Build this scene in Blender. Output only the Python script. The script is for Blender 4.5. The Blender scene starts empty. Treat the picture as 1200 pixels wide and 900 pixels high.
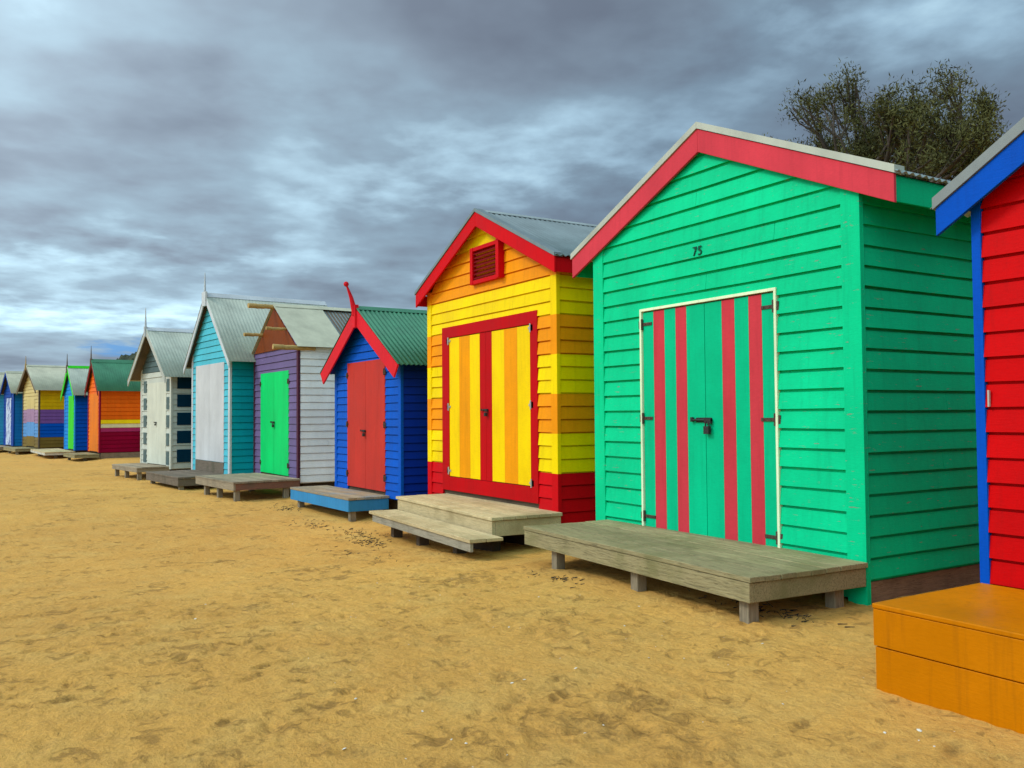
import bpy, bmesh, math, random
import numpy as np
from mathutils import Matrix, Vector, noise as mnoise

random.seed(7)
rng = np.random.default_rng(7)
scene = bpy.context.scene
COL = scene.collection
R = math.radians


def lin(c):
    c = c / 255.0
    return c / 12.92 if c <= 0.04045 else ((c + 0.055) / 1.055) ** 2.4


def S(r, g, b):
    return (lin(r), lin(g), lin(b))


# ------------------------------------------------------------------ materials
MATS = {}


class NT:
    """small node-tree helper"""
    def __init__(self, name):
        self.m = bpy.data.materials.new(name)
        self.m.use_nodes = True
        self.t = self.m.node_tree
        self.t.nodes.clear()
        self.out = self.n('ShaderNodeOutputMaterial')
        self.b = self.n('ShaderNodeBsdfPrincipled')
        self.l(self.b.outputs[0], self.out.inputs[0])

    def n(self, kind, **kw):
        nd = self.t.nodes.new(kind)
        for k, v in kw.items():
            setattr(nd, k, v)
        return nd

    def l(self, a, b):
        self.t.links.new(a, b)

    def coord(self, scale=(1, 1, 1)):
        tc = self.n('ShaderNodeTexCoord')
        mp = self.n('ShaderNodeMapping')
        mp.inputs['Scale'].default_value = scale
        self.l(tc.outputs['Object'], mp.inputs[0])
        return mp.outputs[0]

    def noise(self, vec, scale, detail=4, rough=0.55, dist=0.0):
        nd = self.n('ShaderNodeTexNoise')
        nd.inputs['Scale'].default_value = scale
        nd.inputs['Detail'].default_value = detail
        nd.inputs['Roughness'].default_value = rough
        nd.inputs['Distortion'].default_value = dist
        self.l(vec, nd.inputs['Vector'])
        return nd.outputs['Fac']

    def ramp(self, fac, stops):
        r = self.n('ShaderNodeValToRGB')
        els = r.color_ramp.elements
        while len(els) < len(stops):
            els.new(0.5)
        for e, (p, c) in zip(els, stops):
            e.position = p
            e.color = (c[0], c[1], c[2], 1) if isinstance(c, tuple) else (c, c, c, 1)
        self.l(fac, r.inputs[0])
        return r.outputs[0]

    def mix(self, fac, a, b, mode='MIX'):
        m = self.n('ShaderNodeMix', data_type='RGBA', blend_type=mode)
        for sock, v in ((m.inputs[0], fac), (m.inputs[6], a), (m.inputs[7], b)):
            if isinstance(v, (int, float)):
                sock.default_value = v
            elif isinstance(v, tuple):
                sock.default_value = (v[0], v[1], v[2], 1)
            else:
                self.l(v, sock)
        return m.outputs[2]

    def math(self, op, a, b=0.0, clamp=False):
        m = self.n('ShaderNodeMath', operation=op, use_clamp=clamp)
        for sock, v in ((m.inputs[0], a), (m.inputs[1], b)):
            if isinstance(v, (int, float)):
                sock.default_value = v
            else:
                self.l(v, sock)
        return m.outputs[0]

    def tone(self, col, amount=1.0):
        at = self.n('ShaderNodeAttribute', attribute_name='tone')
        v = self.math('ADD', self.math('MULTIPLY', at.outputs['Fac'], amount), 1.0)
        vm = self.n('ShaderNodeVectorMath', operation='SCALE')
        self.l(col, vm.inputs[0])
        self.l(v, vm.inputs['Scale'])
        return vm.outputs[0]

    def bump(self, h, strength, dist, normal=None):
        b = self.n('ShaderNodeBump')
        b.inputs['Strength'].default_value = strength
        b.inputs['Distance'].default_value = dist
        self.l(h, b.inputs['Height'])
        if normal is not None:
            self.l(normal, b.inputs['Normal'])
        return b.outputs[0]


def paint(name, rgb, rough=0.5, chips=0.0, dirt=0.35, grain=(6, 6, 90), spec=0.07):
    """oil paint on sawn timber: faded patches, runs of grime, brushed grain, small chips"""
    if name in MATS:
        return MATS[name]
    k = NT(name)
    big = k.noise(k.coord((1.0, 1.0, 0.7)), 1.7, 4, 0.6)
    lo = tuple(c * 0.86 for c in rgb)
    hi = tuple(min(1, c * 1.10) for c in rgb)
    base = k.mix(k.ramp(big, [(0.3, 0.0), (0.7, 1.0)]), lo, hi)
    runs = k.noise(k.coord((9, 9, 0.55)), 2.2, 5, 0.65)
    grime = k.ramp(runs, [(0.52, 0.0), (0.78, 1.0)])
    base = k.mix(k.math('MULTIPLY', grime, dirt), base, tuple(c * 0.5 + 0.003 for c in rgb))
    fine = k.noise(k.coord((3, 3, 14)), 9, 6, 0.7)
    base = k.mix(k.ramp(fine, [(0.35, 0.16), (0.6, 0.0)]), base, tuple(c * 0.5 for c in rgb))
    if chips > 0:
        cn = k.noise(k.coord((2.2, 2.2, 16)), 3.4, 6, 0.75)
        cm = k.ramp(cn, [(0.735 - chips, 0.0), (0.75 - chips, 1.0)])
        base = k.mix(cm, base, (0.23, 0.20, 0.16))
    base = k.tone(base)
    k.l(base, k.b.inputs['Base Color'])
    k.l(k.ramp(big, [(0.3, rough - 0.07), (0.7, rough + 0.12)]), k.b.inputs['Roughness'])
    g = k.noise(k.coord(grain), 2.2, 6, 0.6)
    sm = k.noise(k.coord((1, 1, 1)), 22, 4, 0.6)
    h = k.math('ADD', k.math('MULTIPLY', g, 0.6), k.math('MULTIPLY', sm, 0.5))
    k.l(k.bump(h, 0.45, 0.004), k.b.inputs['Normal'])
    k.b.inputs['Specular IOR Level'].default_value = spec
    MATS[name] = k.m
    return k.m


def timber(name, rgb, rough=0.85, grain=(1.2, 16, 16), stain=None, contrast=0.5):
    if name in MATS:
        return MATS[name]
    k = NT(name)
    g = k.noise(k.coord(grain), 5.0, 7, 0.68, 0.6)
    b = k.noise(k.coord((1, 1, 1)), 2.6, 5, 0.6)
    dk = tuple(c * (1 - contrast) for c in rgb)
    lt = tuple(min(1, c * 1.28) for c in rgb)
    base = k.ramp(g, [(0.25, dk), (0.5, rgb), (0.75, lt)])
    st = stain or tuple(c * 0.55 for c in rgb)
    base = k.mix(k.ramp(b, [(0.48, 0.0), (0.68, 0.75)]), base, st)
    cr = k.noise(k.coord(tuple(a * 2.0 for a in grain)), 6.0, 3, 0.5, 0.4)
    base = k.mix(k.ramp(cr, [(0.28, 0.75), (0.36, 0.0)]), base, tuple(c * 0.22 for c in rgb))
    base = k.tone(base)
    k.l(base, k.b.inputs['Base Color'])
    k.b.inputs['Roughness'].default_value = rough
    k.b.inputs['Specular IOR Level'].default_value = 0.25
    k.l(k.bump(k.math('ADD', g, cr), 0.7, 0.006), k.b.inputs['Normal'])
    MATS[name] = k.m
    return k.m


def sheet_metal(name, rgb, rough=0.5, metal=0.0):
    if name in MATS:
        return MATS[name]
    k = NT(name)
    b = k.noise(k.coord((1.1, 1.1, 0.35)), 2.3, 6, 0.65)
    s = k.noise(k.coord((3, 3, 3)), 11, 4, 0.7)
    base = k.ramp(b, [(0.3, tuple(c * 0.78 for c in rgb)), (0.55, rgb), (0.8, tuple(min(1, c * 1.2) for c in rgb))])
    base = k.mix(k.ramp(s, [(0.62, 0.0), (0.78, 0.5)]), base, tuple(c * 0.6 for c in rgb))
    rs = k.noise(k.coord((1, 1, 1)), 5.5, 6, 0.75)
    base = k.mix(k.ramp(rs, [(0.66, 0.0), (0.74, 0.35)]), base, (0.16, 0.09, 0.05))
    k.l(k.tone(base), k.b.inputs['Base Color'])
    k.b.inputs['Metallic'].default_value = metal
    k.b.inputs['Roughness'].default_value = rough
    k.l(k.bump(s, 0.15, 0.003), k.b.inputs['Normal'])
    MATS[name] = k.m
    return k.m


def rusty(name='rusty iron', rgb=(0.09, 0.055, 0.035)):
    if name in MATS:
        return MATS[name]
    k = NT(name)
    s = k.noise(k.coord((1, 1, 1)), 60, 5, 0.7)
    k.l(k.ramp(s, [(0.35, tuple(c * 0.5 for c in rgb)), (0.6, rgb), (0.75, tuple(c * 2.4 for c in rgb))]), k.b.inputs['Base Color'])
    k.b.inputs['Roughness'].default_value = 0.7
    k.b.inputs['Metallic'].default_value = 0.3
    k.l(k.bump(s, 0.5, 0.002), k.b.inputs['Normal'])
    MATS[name] = k.m
    return k.m


def sand_material():
    k = NT('sand')
    c = k.coord((1, 1, 1))
    big = k.noise(c, 0.35, 5, 0.6)
    mid = k.noise(c, 2.3, 6, 0.65)
    fine = k.noise(c, 38, 6, 0.7)
    grit = k.noise(c, 320, 3, 0.6)
    A = (0.74, 0.395, 0.090)
    B = (0.63, 0.325, 0.072)
    C = (0.68, 0.42, 0.12)
    base = k.mix(k.ramp(big, [(0.35, 0.0), (0.65, 1.0)]), A, B)
    base = k.mix(k.ramp(mid, [(0.45, 0.0), (0.8, 0.8)]), base, C)
    base = k.mix(k.ramp(fine, [(0.3, 0.35), (0.55, 0.0)]), base, (0.27, 0.155, 0.05))
    base = k.mix(k.ramp(grit, [(0.3, 0.45), (0.45, 0.0)]), base, (0.2, 0.12, 0.05))
    base = k.mix(k.ramp(grit, [(0.62, 0.0), (0.72, 0.5)]), base, (0.85, 0.72, 0.48))
    fl = k.noise(k.coord((1, 1, 1)), 6.5, 10, 0.72, 0.8)
    clump = k.noise(k.coord((1, 1, 1)), 1.3, 3, 0.5)
    scuff = k.ramp(k.math('ADD', fl, k.math('MULTIPLY', k.math('SUBTRACT', clump, .5), .35)), [(0.57, 0.0), (0.635, 1.0)])
    base = k.mix(k.math('MULTIPLY', scuff, .55), base, (0.26, 0.14, 0.042))
    damp_shade = k.n('ShaderNodeAttribute', attribute_name='damp_shade')
    base = k.mix(k.math('MULTIPLY', damp_shade.outputs['Fac'], k.ramp(fine, [(0.38, 1.0), (0.62, 0.25)])), base, (0.20, 0.11, 0.035))  # moist sand tone together with painted dent shading
    k.l(base, k.b.inputs['Base Color'])
    k.b.inputs['Roughness'].default_value = 0.95
    k.b.inputs['Specular IOR Level'].default_value = 0.12
    rip = k.noise(k.coord((1, 1, 1)), 11, 5, 0.62, 0.3)
    n1 = k.bump(rip, 0.35, 0.03)
    n1 = k.bump(k.math('SUBTRACT', 1.0, scuff), 0.5, 0.02, n1)
    n2 = k.bump(fine, 0.9, 0.018, n1)
    n3 = k.bump(grit, 0.5, 0.003, n2)
    k.l(n3, k.b.inputs['Normal'])
    return k.m


def foliage(name, rgb):
    if name in MATS:
        return MATS[name]
    k = NT(name)
    at = k.n('ShaderNodeAttribute', attribute_name='tone')
    v = k.math('ADD', k.math('MULTIPLY', at.outputs['Fac'], 1.0), 1.0)
    vm = k.n('ShaderNodeVectorMath', operation='SCALE')
    vm.inputs[0].default_value = rgb
    k.l(v, vm.inputs['Scale'])
    k.l(vm.outputs[0], k.b.inputs['Base Color'])
    k.b.inputs['Roughness'].default_value = 0.7
    k.b.inputs['Specular IOR Level'].default_value = 0.2
    MATS[name] = k.m
    return k.m


# ------------------------------------------------------------------ mesh builder
class MB:
    def __init__(self):
        self.v = []
        self.f = []
        self.mi = []
        self.t = []
        self.smooth = []

    def face(self, pts, mi=0, tone=0.0, smooth=False):
        i = len(self.v)
        self.v.extend([tuple(p) for p in pts])
        self.f.append(tuple(range(i, i + len(pts))))
        self.mi.append(mi)
        self.t.append(tone)
        self.smooth.append(smooth)

    def shell(self, verts, faces, mi=0, tone=0.0, smooth=False):
        i = len(self.v)
        self.v.extend([tuple(p) for p in verts])
        for f in faces:
            self.f.append(tuple(i + a for a in f))
            self.mi.append(mi)
            self.t.append(tone)
            self.smooth.append(smooth)

    def box(self, x0, x1, y0, y1, z0, z1, mi=0, tone=0.0):
        v = [(x, y, z) for z in (z0, z1) for y in (y0, y1) for x in (x0, x1)]
        self.shell(v, [(0, 2, 3, 1), (4, 5, 7, 6), (0, 1, 5, 4), (2, 6, 7, 3), (0, 4, 6, 2), (1, 3, 7, 5)], mi, tone)

    def prism(self, poly, y0, y1, mi=0, tone=0.0):
        """poly in (x,z), extruded along y"""
        n = len(poly)
        v = [(x, y0, z) for x, z in poly] + [(x, y1, z) for x, z in poly]
        f = [tuple(range(n)), tuple(range(2 * n - 1, n - 1, -1))]
        f += [(i, i + n, (i + 1) % n + n, (i + 1) % n) for i in range(n)]
        self.shell(v, f, mi, tone)

    def tube(self, p0, p1, r0, r1, n=8, mi=0, tone=0.0, smooth=True, cap=True):
        p0, p1 = Vector(p0), Vector(p1)
        d = (p1 - p0)
        if d.length < 1e-6:
            return
        d.normalize()
        a = d.cross(Vector((0, 0, 1)))
        if a.length < 1e-3:
            a = Vector((1, 0, 0))
        a.normalize()
        b = d.cross(a)
        vs = []
        for p, r in ((p0, r0), (p1, r1)):
            for i in range(n):
                w = 2 * math.pi * i / n
                vs.append(p + a * (r * math.cos(w)) + b * (r * math.sin(w)))
        fs = [(i, (i + 1) % n, (i + 1) % n + n, i + n) for i in range(n)]
        self.shell(vs, fs, mi, tone, smooth)
        if cap:
            self.shell(vs[:n], [tuple(range(n))], mi, tone)
            self.shell(vs[n:], [tuple(range(n))], mi, tone)

    def build(self, name, mats, parent=None, bevel=0.0, weld=True):
        me = bpy.data.meshes.new(name)
        me.from_pydata(self.v, [], self.f)
        if not isinstance(mats, (list, tuple)):
            mats = [mats]
        for m in mats:
            me.materials.append(m)
        me.polygons.foreach_set('material_index', self.mi)
        me.polygons.foreach_set('use_smooth', self.smooth)
        at = me.attributes.new('tone', 'FLOAT', 'FACE')
        at.data.foreach_set('value', self.t)
        me.update()
        if weld:
            bm = bmesh.new()
            bm.from_mesh(me)
            bmesh.ops.recalc_face_normals(bm, faces=bm.faces)
            bm.to_mesh(me)
            bm.free()
        o = bpy.data.objects.new(name, me)
        COL.objects.link(o)
        if parent is not None:
            o.parent = parent
        if bevel > 0:
            md = o.modifiers.new('bevel', 'BEVEL')
            md.width = bevel
            md.segments = 2
            md.limit_method = 'ANGLE'
        return o


def tag(o, label=None, cat=None, group=None, kind=None):
    if label:
        o['label'] = label
    if cat:
        o['category'] = cat
    if group:
        o['group'] = group
    if kind:
        o['kind'] = kind
    return o


def empty(name, loc, rz=0.0):
    e = bpy.data.objects.new(name, None)
    e.empty_display_size = 0.3
    e.location = loc
    e.rotation_euler = (0, 0, rz)
    COL.objects.link(e)
    return e


# ------------------------------------------------------------------ ground height
def sstep(a, b, x):
    t = np.clip((x - a) / (b - a), 0, 1)
    return t * t * (3 - 2 * t)


def row_y(X):
    """front line of the row of huts"""
    return np.interp(X, [-60, -43, -36, -24, -16, -10, -4, 0], [-1.2, 1.3, 3.0, 3.9, 5.0, 5.3, 5.2, 4.7])


def g0(X, Y):
    X = np.asarray(X, float)
    Y = np.asarray(Y, float)
    d = Y - row_y(X)
    h = -0.20 * sstep(-5.0, -10.5, X) + 0.055 * sstep(-12.5, -16.0, X)
    h = h + 0.08 * sstep(-0.6, 0.5, d) * sstep(-4.5, -9.0, X)
    h = h - 0.02 * sstep(-2.0, -12.0, d)
    # the dune behind the huts
    h = h + 1.3 * sstep(4.0, 16.0, d)
    return h


def gz(x, y):
    return float(g0(x, y))


# ------------------------------------------------------------------ clapboard walls
GROOVE = [0.013]

def clap(mb, place, W, zb, top, h, mi_of, holes=(), zmax=None, p0=0.027, p1=0.013, apex=None, gr=None):
    """lapped boards. place(s,p,z) -> point, p = distance outwards. top(s) = wall height at s."""
    gr = GROOVE[0] if gr is None else gr
    ztop = max(top(0), top(W), top(apex) if apex is not None else 0)
    lo_side = min(top(0), top(W))
    k = 0
    z = zb

    def lim(zz):
        if zz <= lo_side or apex is None:
            return 0.0, W
        # gable: intersect with the two slopes
        zc = top(apex)
        if zz >= zc:
            return apex, apex
        f = (zz - top(0)) / (zc - top(0))
        l = apex * max(0, f)
        f2 = (zz - top(W)) / (zc - top(W))
        r = W - (W - apex) * max(0, f2)
        return l, r
    while z < ztop - 0.005:
        z1 = min(z + h, ztop)
        if apex is None:
            z1 = min(z1, lo_side)
            if z >= lo_side - 0.004:
                break
        tone = random.uniform(-0.07, 0.05)
        la, ra = lim(z)
        lb, rb = lim(z1)
        zm = (z + z1) / 2
        ivs = [(0.0, 1e9)]
        for (a, b, c, d) in holes:
            if c < zm < d:
                out = []
                for (i, j) in ivs:
                    if b <= i or a >= j:
                        out.append((i, j))
                    else:
                        if a > i:
                            out.append((i, a))
                        if b < j:
                            out.append((b, j))
                ivs = out
        pj = p0 + random.uniform(-0.003, 0.003)
        out = []
        for (i, j) in ivs:
            jj = min(j, ra)
            if jj - max(i, la) > 1.7 and random.random() < .45:
                cut_ = random.uniform(max(i, la) + .5, jj - .5)
                out += [(i, cut_ - .0018), (cut_ + .0018, j)]
            else:
                out.append((i, j))
        ivs = out
        for (a, b, c, d) in holes:
            if z < d < z1 and zm < d and la <= a and ra >= b:
                pd_ = p0 + (p1 - p0) * (d - z) / (z1 - z)
                mi = mi_of((a + b) / 2, z1 - .001)
                mb.face([place(a, pd_, d), place(b, pd_, d), place(b, p1, z1), place(a, p1, z1)], mi, tone)
                mb.face([place(a, pd_, d), place(b, pd_, d), place(b, 0, d), place(a, 0, d)], mi, tone)
        for (i, j) in ivs:
            a0, a1 = max(i, la), min(j, ra)
            b0, b1 = max(i, lb), min(j, rb)
            if a1 - a0 < 0.01:
                continue
            if b1 < b0:
                b0 = b1 = (lb + rb) / 2
            nseg = max(1, int((a1 - a0) / 0.45))
            off = [random.uniform(-0.0022, 0.0022) for _ in range(nseg + 1)]
            for q in range(nseg):
                t0, t1 = q / nseg, (q + 1) / nseg
                A = a0 + (a1 - a0) * t0
                B = a0 + (a1 - a0) * t1
                Cc = b0 + (b1 - b0) * t1
                D = b0 + (b1 - b0) * t0
                mi = mi_of((A + B) / 2, zm)
                za, zc2 = z + off[q], z + off[q + 1]
                za, zc2 = za + gr, zc2 + gr
                mb.face([place(A, pj, za), place(B, pj, zc2), place(Cc, p1, max(z1, zc2)), place(D, p1, max(z1, za))], mi, tone)
                mb.face([place(A, pj, za), place(B, pj, zc2), place(B, -0.002, zc2), place(A, -0.002, za)], mi, tone)
                mb.face([place(A, -0.0015, z - .003), place(B, -0.0015, z - .003), place(B, -0.002, zc2), place(A, -0.002, za)], mi, tone)
                if z > zb + .01:
                    mb.face([place(A, -0.0015, z - .003), place(B, -0.0015, z - .003), place(B, p1, z), place(A, p1, z)], mi, tone)
            mi = mi_of(a0, zm)
            mb.face([place(a0, pj, z + off[0] + gr), place(b0, p1, z1), place(b0, -.001, z1), place(a0, -.001, z + gr)], mi, tone)
            mi = mi_of(a1, zm)
            mb.face([place(a1, pj, z + off[-1] + gr), place(b1, p1, z1), place(b1, -.001, z1), place(a1, -.001, z + gr)], mi, tone)
        z += h
        k += 1


def corrugated(mb, xa, za, xb, zb, y0, y1, amp=0.009, pitch=0.076, per=8, flat=False):
    """sheet from ridge (xa,za) to eave (xb,zb); corrugations run down the slope"""
    dx, dz = xb - xa, zb - za
    L = math.hypot(dx, dz)
    nx, nz = -dz / L, dx / L
    if nz < 0:
        nx, nz = -nx, -nz
    n = int((y1 - y0) / pitch * per) if not flat else 6
    top, bot = [], []
    for i in range(n + 1):
        y = y0 + (y1 - y0) * i / n
        o = amp * math.sin(2 * math.pi * (y - y0) / pitch) if not flat else 0
        for (x, z, lst) in ((xa, za, 0), (xb, zb, 1)):
            top.append((x + nx * (o + 0.0015), y, z + nz * (o + 0.0015)))
            bot.append((x + nx * (o - 0.0015), y, z + nz * (o - 0.0015)))
    v = top + bot
    m = len(top)
    f = []
    for i in range(n):
        a = 2 * i
        f.append((a, a + 1, a + 3, a + 2))
        f.append((m + a, m + a + 2, m + a + 3, m + a + 1))
        f.append((a + 1, m + a + 1, m + a + 3, a + 3))
        f.append((a, a + 2, m + a + 2, m + a))
    f.append((0, m, m + 1, 1))
    e = 2 * n
    f.append((e, e + 1, m + e + 1, m + e))
    mb.shell(v, f, 0, 0.0, not flat)


# ------------------------------------------------------------------ common materials
IRON = rusty()
DARKIRON = rusty('dark iron', (0.03, 0.028, 0.026))
RAW = timber('unpainted frame timber', (0.10, 0.07, 0.045))
GREYT = timber('weathered grey timber', (0.32, 0.265, 0.135), stain=(0.19, 0.175, 0.07), contrast=0.75)
PALET = timber('pale sawn timber', (0.55, 0.43, 0.235), stain=(0.36, 0.27, 0.13), contrast=0.4)
DARKT = timber('dark old timber', (0.17, 0.13, 0.095), stain=(0.09, 0.08, 0.05))
POST = timber('post timber', (0.26, 0.21, 0.14), grain=(14, 14, 1.2))
POLE = timber('pine pole', (0.50, 0.33, 0.12), grain=(14, 1.5, 14))
GALV = sheet_metal('galvanised sheet', (0.36, 0.42, 0.41), 0.42, 0.25)
GALVD = sheet_metal('dull blue grey sheet', (0.17, 0.22, 0.23), 0.5, 0.1)
CREAMR = sheet_metal('cream grey sheet', (0.50, 0.49, 0.36), 0.6)
PALER = sheet_metal('pale green grey sheet', (0.42, 0.46, 0.38), 0.6)
GREENR = sheet_metal('green roof sheet', (0.035, 0.19, 0.10), 0.5)
GREENR2 = sheet_metal('dark green roof sheet', (0.045, 0.21, 0.11), 0.5)
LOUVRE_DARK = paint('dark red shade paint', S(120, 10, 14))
STRAP = paint('pale strip paint', S(235, 246, 205), dirt=0.5, chips=0.03)


# ------------------------------------------------------------------ the hut
def hut(cfg):
    W, D = cfg['W'], cfg['D']
    GROOVE[0] = cfg.get('groove', 0.013)
    zb = cfg['zb']
    zt, m, bw = cfg['zt'], cfg['m'], cfg['bw']
    of, os_ = cfg.get('of', 0.08), cfg.get('os', 0.3)
    h = cfg.get('h', 0.147)
    c = W / 2
    X, Y = cfg['loc']
    root = empty('beach_hut', (X, Y, 0), R(cfg.get('rot', 0)))
    tag(root, cfg['label'], 'beach hut', 'painted beach huts standing in a row on the sand')
    mats = cfg['mats']            # list of wall paints
    fm, sm = cfg['front'], cfg['side']
    door = cfg['door']            # u0,u1,z0,z1 (u measured to the left of the right corner)
    wall_top = lambda s: zt - m * abs(s - c) - 0.05
    # ---- front wall
    mb = MB()
    hole = (door['u0'], door['u1'], door['z0'] - 0.05, door['z1'])
    cb = cfg.get('corner', 0.10)
    pf = lambda s, p, z: (-s, -p, z)
    s0, s1 = cb, W - cb
    clap(mb, lambda s, p, z: pf(s + s0, p, z), s1 - s0, zb, lambda s: wall_top(s + s0), h,
         lambda s, z: fm(s + s0, z), [(hole[0] - s0, hole[1] - s0, hole[2], hole[3])], apex=c - s0)
    wall_poly = [(0, zb), (-W, zb), (-W, wall_top(W)), (-c, wall_top(c)), (0, wall_top(0))]
    core = len(mats)
    mb.prism(wall_poly, 0.004, 0.05, core)
    mb.build('wall', mats + [cfg.get('core', RAW)], root)
    # ---- side, back walls (side runs from the front wall to the back one)
    for side in (0, 1):
        mb = MB()
        ht = wall_top(0)
        if side == 0:
            pl = lambda s, p, z: (0.003 + p, s, z)
            mb.box(-0.045, -0.004, 0.052, D - 0.052, zb, ht)
        else:
            pl = lambda s, p, z: (-W - 0.003 - p, s, z)
            mb.box(-W + 0.004, -W + 0.045, 0.052, D - 0.052, zb, ht)
        clap(mb, lambda s, p, z: pl(s + 0.012, p, z), D - 0.024, zb + cfg.get('side_raise', 0.0), lambda s: ht, h, lambda s, z: sm(s, z))
        mb.build('wall', mats, root)
    mb = MB()
    clap(mb, lambda s, p, z: (-s, D + p, z), W, zb, wall_top, h, lambda s, z: sm(s, z), apex=c)
    mb.prism(wall_poly, D - 0.05, D - 0.006, 0)
    mb.build('wall', mats, root)
    # ---- corner boards
    cm = cfg['corner_mat']
    czb = cfg.get('corner_bottom', zb)
    for u0 in (0.0, W - cb):
        mb = MB()
        lo, hi = (u0 - 0.034, u0 + cb) if u0 == 0 else (u0, u0 + cb + 0.034)
        mb.prism([(-lo, czb), (-hi, czb), (-hi, wall_top(hi) - 0.003), (-lo, wall_top(lo) - 0.003)], -0.030, 0.002, 0)
        mb.box(*sorted((-lo, -lo - (0.030 if u0 == 0 else -0.030))), 0.0025, 0.016, czb, min(wall_top(0), wall_top(W)) - 0.02, 0)
        bands = cfg.get('corner_bands')
        if bands:
            mb = MB()
            for (z0, z1, bi) in bands:
                z1m = min(z1, min(wall_top(hi), wall_top(lo)) - 0.003)
                z0m = max(z0, czb)
                if z1m > z0m:
                    mb.box(-hi, -lo, -0.030, 0.016, z0m, z1m, bi)
            mb.build('corner_board', mats, root)
        else:
            mb.build('corner_board', cm, root, bevel=0.003)
    # ---- foundation
    mb = MB()
    gzz = cfg.get('ground', -0.15)
    mb.box(-W + 0.10, -0.10, 0.12, D - 0.10, gzz - 0.25, zb + 0.02)
    mb.build('foundation', RAW, root)
    if cfg.get('base_board'):
        mb = MB()
        mb.box(-0.03, 0.012, 0.03, D - 0.02, gzz - 0.05, cfg['base_board'])
        mb.build('base_board', timber('brown base timber', (0.28, 0.19, 0.12), grain=(16, 1.2, 16)), root, bevel=0.004)
    # ---- roof: two corrugated slopes and a ridge cap
    ez = zt - m * (c + os_)
    yf, yb = -of - cfg.get('roof_nose', 0.03), D + 0.12
    for sgn in (1, -1):
        rx = -c + sgn * 0.005
        ex = -c + sgn * (c + os_ + 0.03)
        ezz = zt + 0.022 - m * (c + os_ + 0.03)
        if cfg.get('roof_split'):
            ys = cfg['roof_split']
            mb = MB()
            corrugated(mb, rx, zt + 0.022, ex, ezz, yf, ys, flat=cfg.get('flat_roof', False))
            mb.build('roof', cfg['roof'], root, weld=False)
            mb = MB()
            corrugated(mb, rx, zt - 0.02, ex, ezz - 0.042, ys - 0.05, yb)
            tag(mb.build('roof', cfg['roof2'], root, weld=False), 'dark blue-grey rear roof sheet')
        else:
            mb = MB()
            corrugated(mb, rx, zt + 0.022, ex, ezz, yf, yb, amp=cfg.get('amp', 0.009))
            mb.build('roof', cfg['roof'], root, weld=False)
    mb = MB()
    wcap = 0.11
    zc = zt + 0.040
    mb.prism([(-c, zc), (-c + wcap, zc - m * wcap), (-c + wcap, zc - m * wcap - 0.004), (-c, zc - 0.004),
              (-c - wcap, zc - m * wcap - 0.004), (-c - wcap, zc - m * wcap)], yf + 0.02, yb - 0.01)
    mb.build('ridge_cap', cfg.get('cap', cfg['roof']), root)
    # dark rafters / lining under the roof so that no gap shows
    mb = MB()
    mb.prism([(-c, zt - 0.012), (0.0 + os_ - 0.06, zt - 0.012 - m * (c + os_ - 0.06)), (os_ - 0.06, zt - 0.035 - m * (c + os_ - 0.06)), (-c, zt - 0.035),
              (-W - os_ + 0.06, zt - 0.035 - m * (c + os_ - 0.06)), (-W - os_ + 0.06, zt - 0.012 - m * (c + os_ - 0.06))],
             -of + 0.004, D + 0.08)
    mb.build('roof_lining', cfg.get('lining', RAW), root)
    # ---- barge boards
    if bw > 0:
        yb0, yb1 = -of - 0.025, -of
        for sgn in (1, -1):
            xe = c + os_
            if cfg.get('cut') == 'square':
                q = bw * 0.5
                poly = [(0, zt), (xe, zt - m * xe), (xe - q, zt - m * (xe - q) - bw * 1.0), (0, zt - bw)]
            else:
                poly = [(0, zt), (xe, zt - m * xe), (xe, zt - m * xe - bw), (0, zt - bw)]
            poly = [(-c + sgn * (x + 0.0008), z) for x, z in poly]
            mb = MB()
            mb.prism(poly, yb0, yb1)
            mb.build('barge_board', cfg['barge'], root, bevel=0.003)
            if cfg.get('flash'):
                mb = MB()
                fl = cfg.get('flash_h', 0.05)
                poly = [(0, zt + fl), (xe + 0.012, zt + fl - m * (xe + 0.012)), (xe + 0.012, zt + 0.004 - m * (xe + 0.012)), (0, zt + 0.004)]
                poly = [(-c + sgn * (x + 0.0008), z) for x, z in poly]
                mb.prism(poly, yb0 - 0.012, yb0 + 0.10)
                mb.build('roof_flashing', cfg['flash'], root)
    # ---- eave fascia and soffit along the sides
    if cfg.get('fascia'):
        for sgn in (1, -1):
            xe = c + os_ - 0.035
            mb = MB()
            xs = sorted([-c + sgn * xe, -c + sgn * (xe + 0.022)])
            zz = zt - m * xe
            mb.box(xs[0], xs[1], -of + 0.003, D + 0.08, zz - cfg.get('fascia_h', bw) - 0.01, zz - 0.03)
            mb.build('fascia', cfg['fascia'], root)
    # ---- door
    dz0, dz1 = door['z0'], door['z1']
    fr = door.get('frame')
    if fr:
        mat_f, wL, wR, wT, wB, pr = fr
        mb = MB()
        u0, u1 = door['u0'], door['u1']
        mb.box(-u1, -u1 + wL, -pr, 0.003, dz0, dz1 - wT)
        mb.box(-u0 - wR, -u0, -pr, 0.003, dz0, dz1 - wT)
        mb.box(-u1, -u0, -pr, 0.003, dz1 - wT, dz1)
        if wB:
            mb.box(-u1 + wL + 0.001, -u0 - wR - 0.001, -pr, 0.003, dz0, dz0 + wB)
        mb.build('door_frame', mat_f, root, bevel=0.002)
    leaves = []
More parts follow.
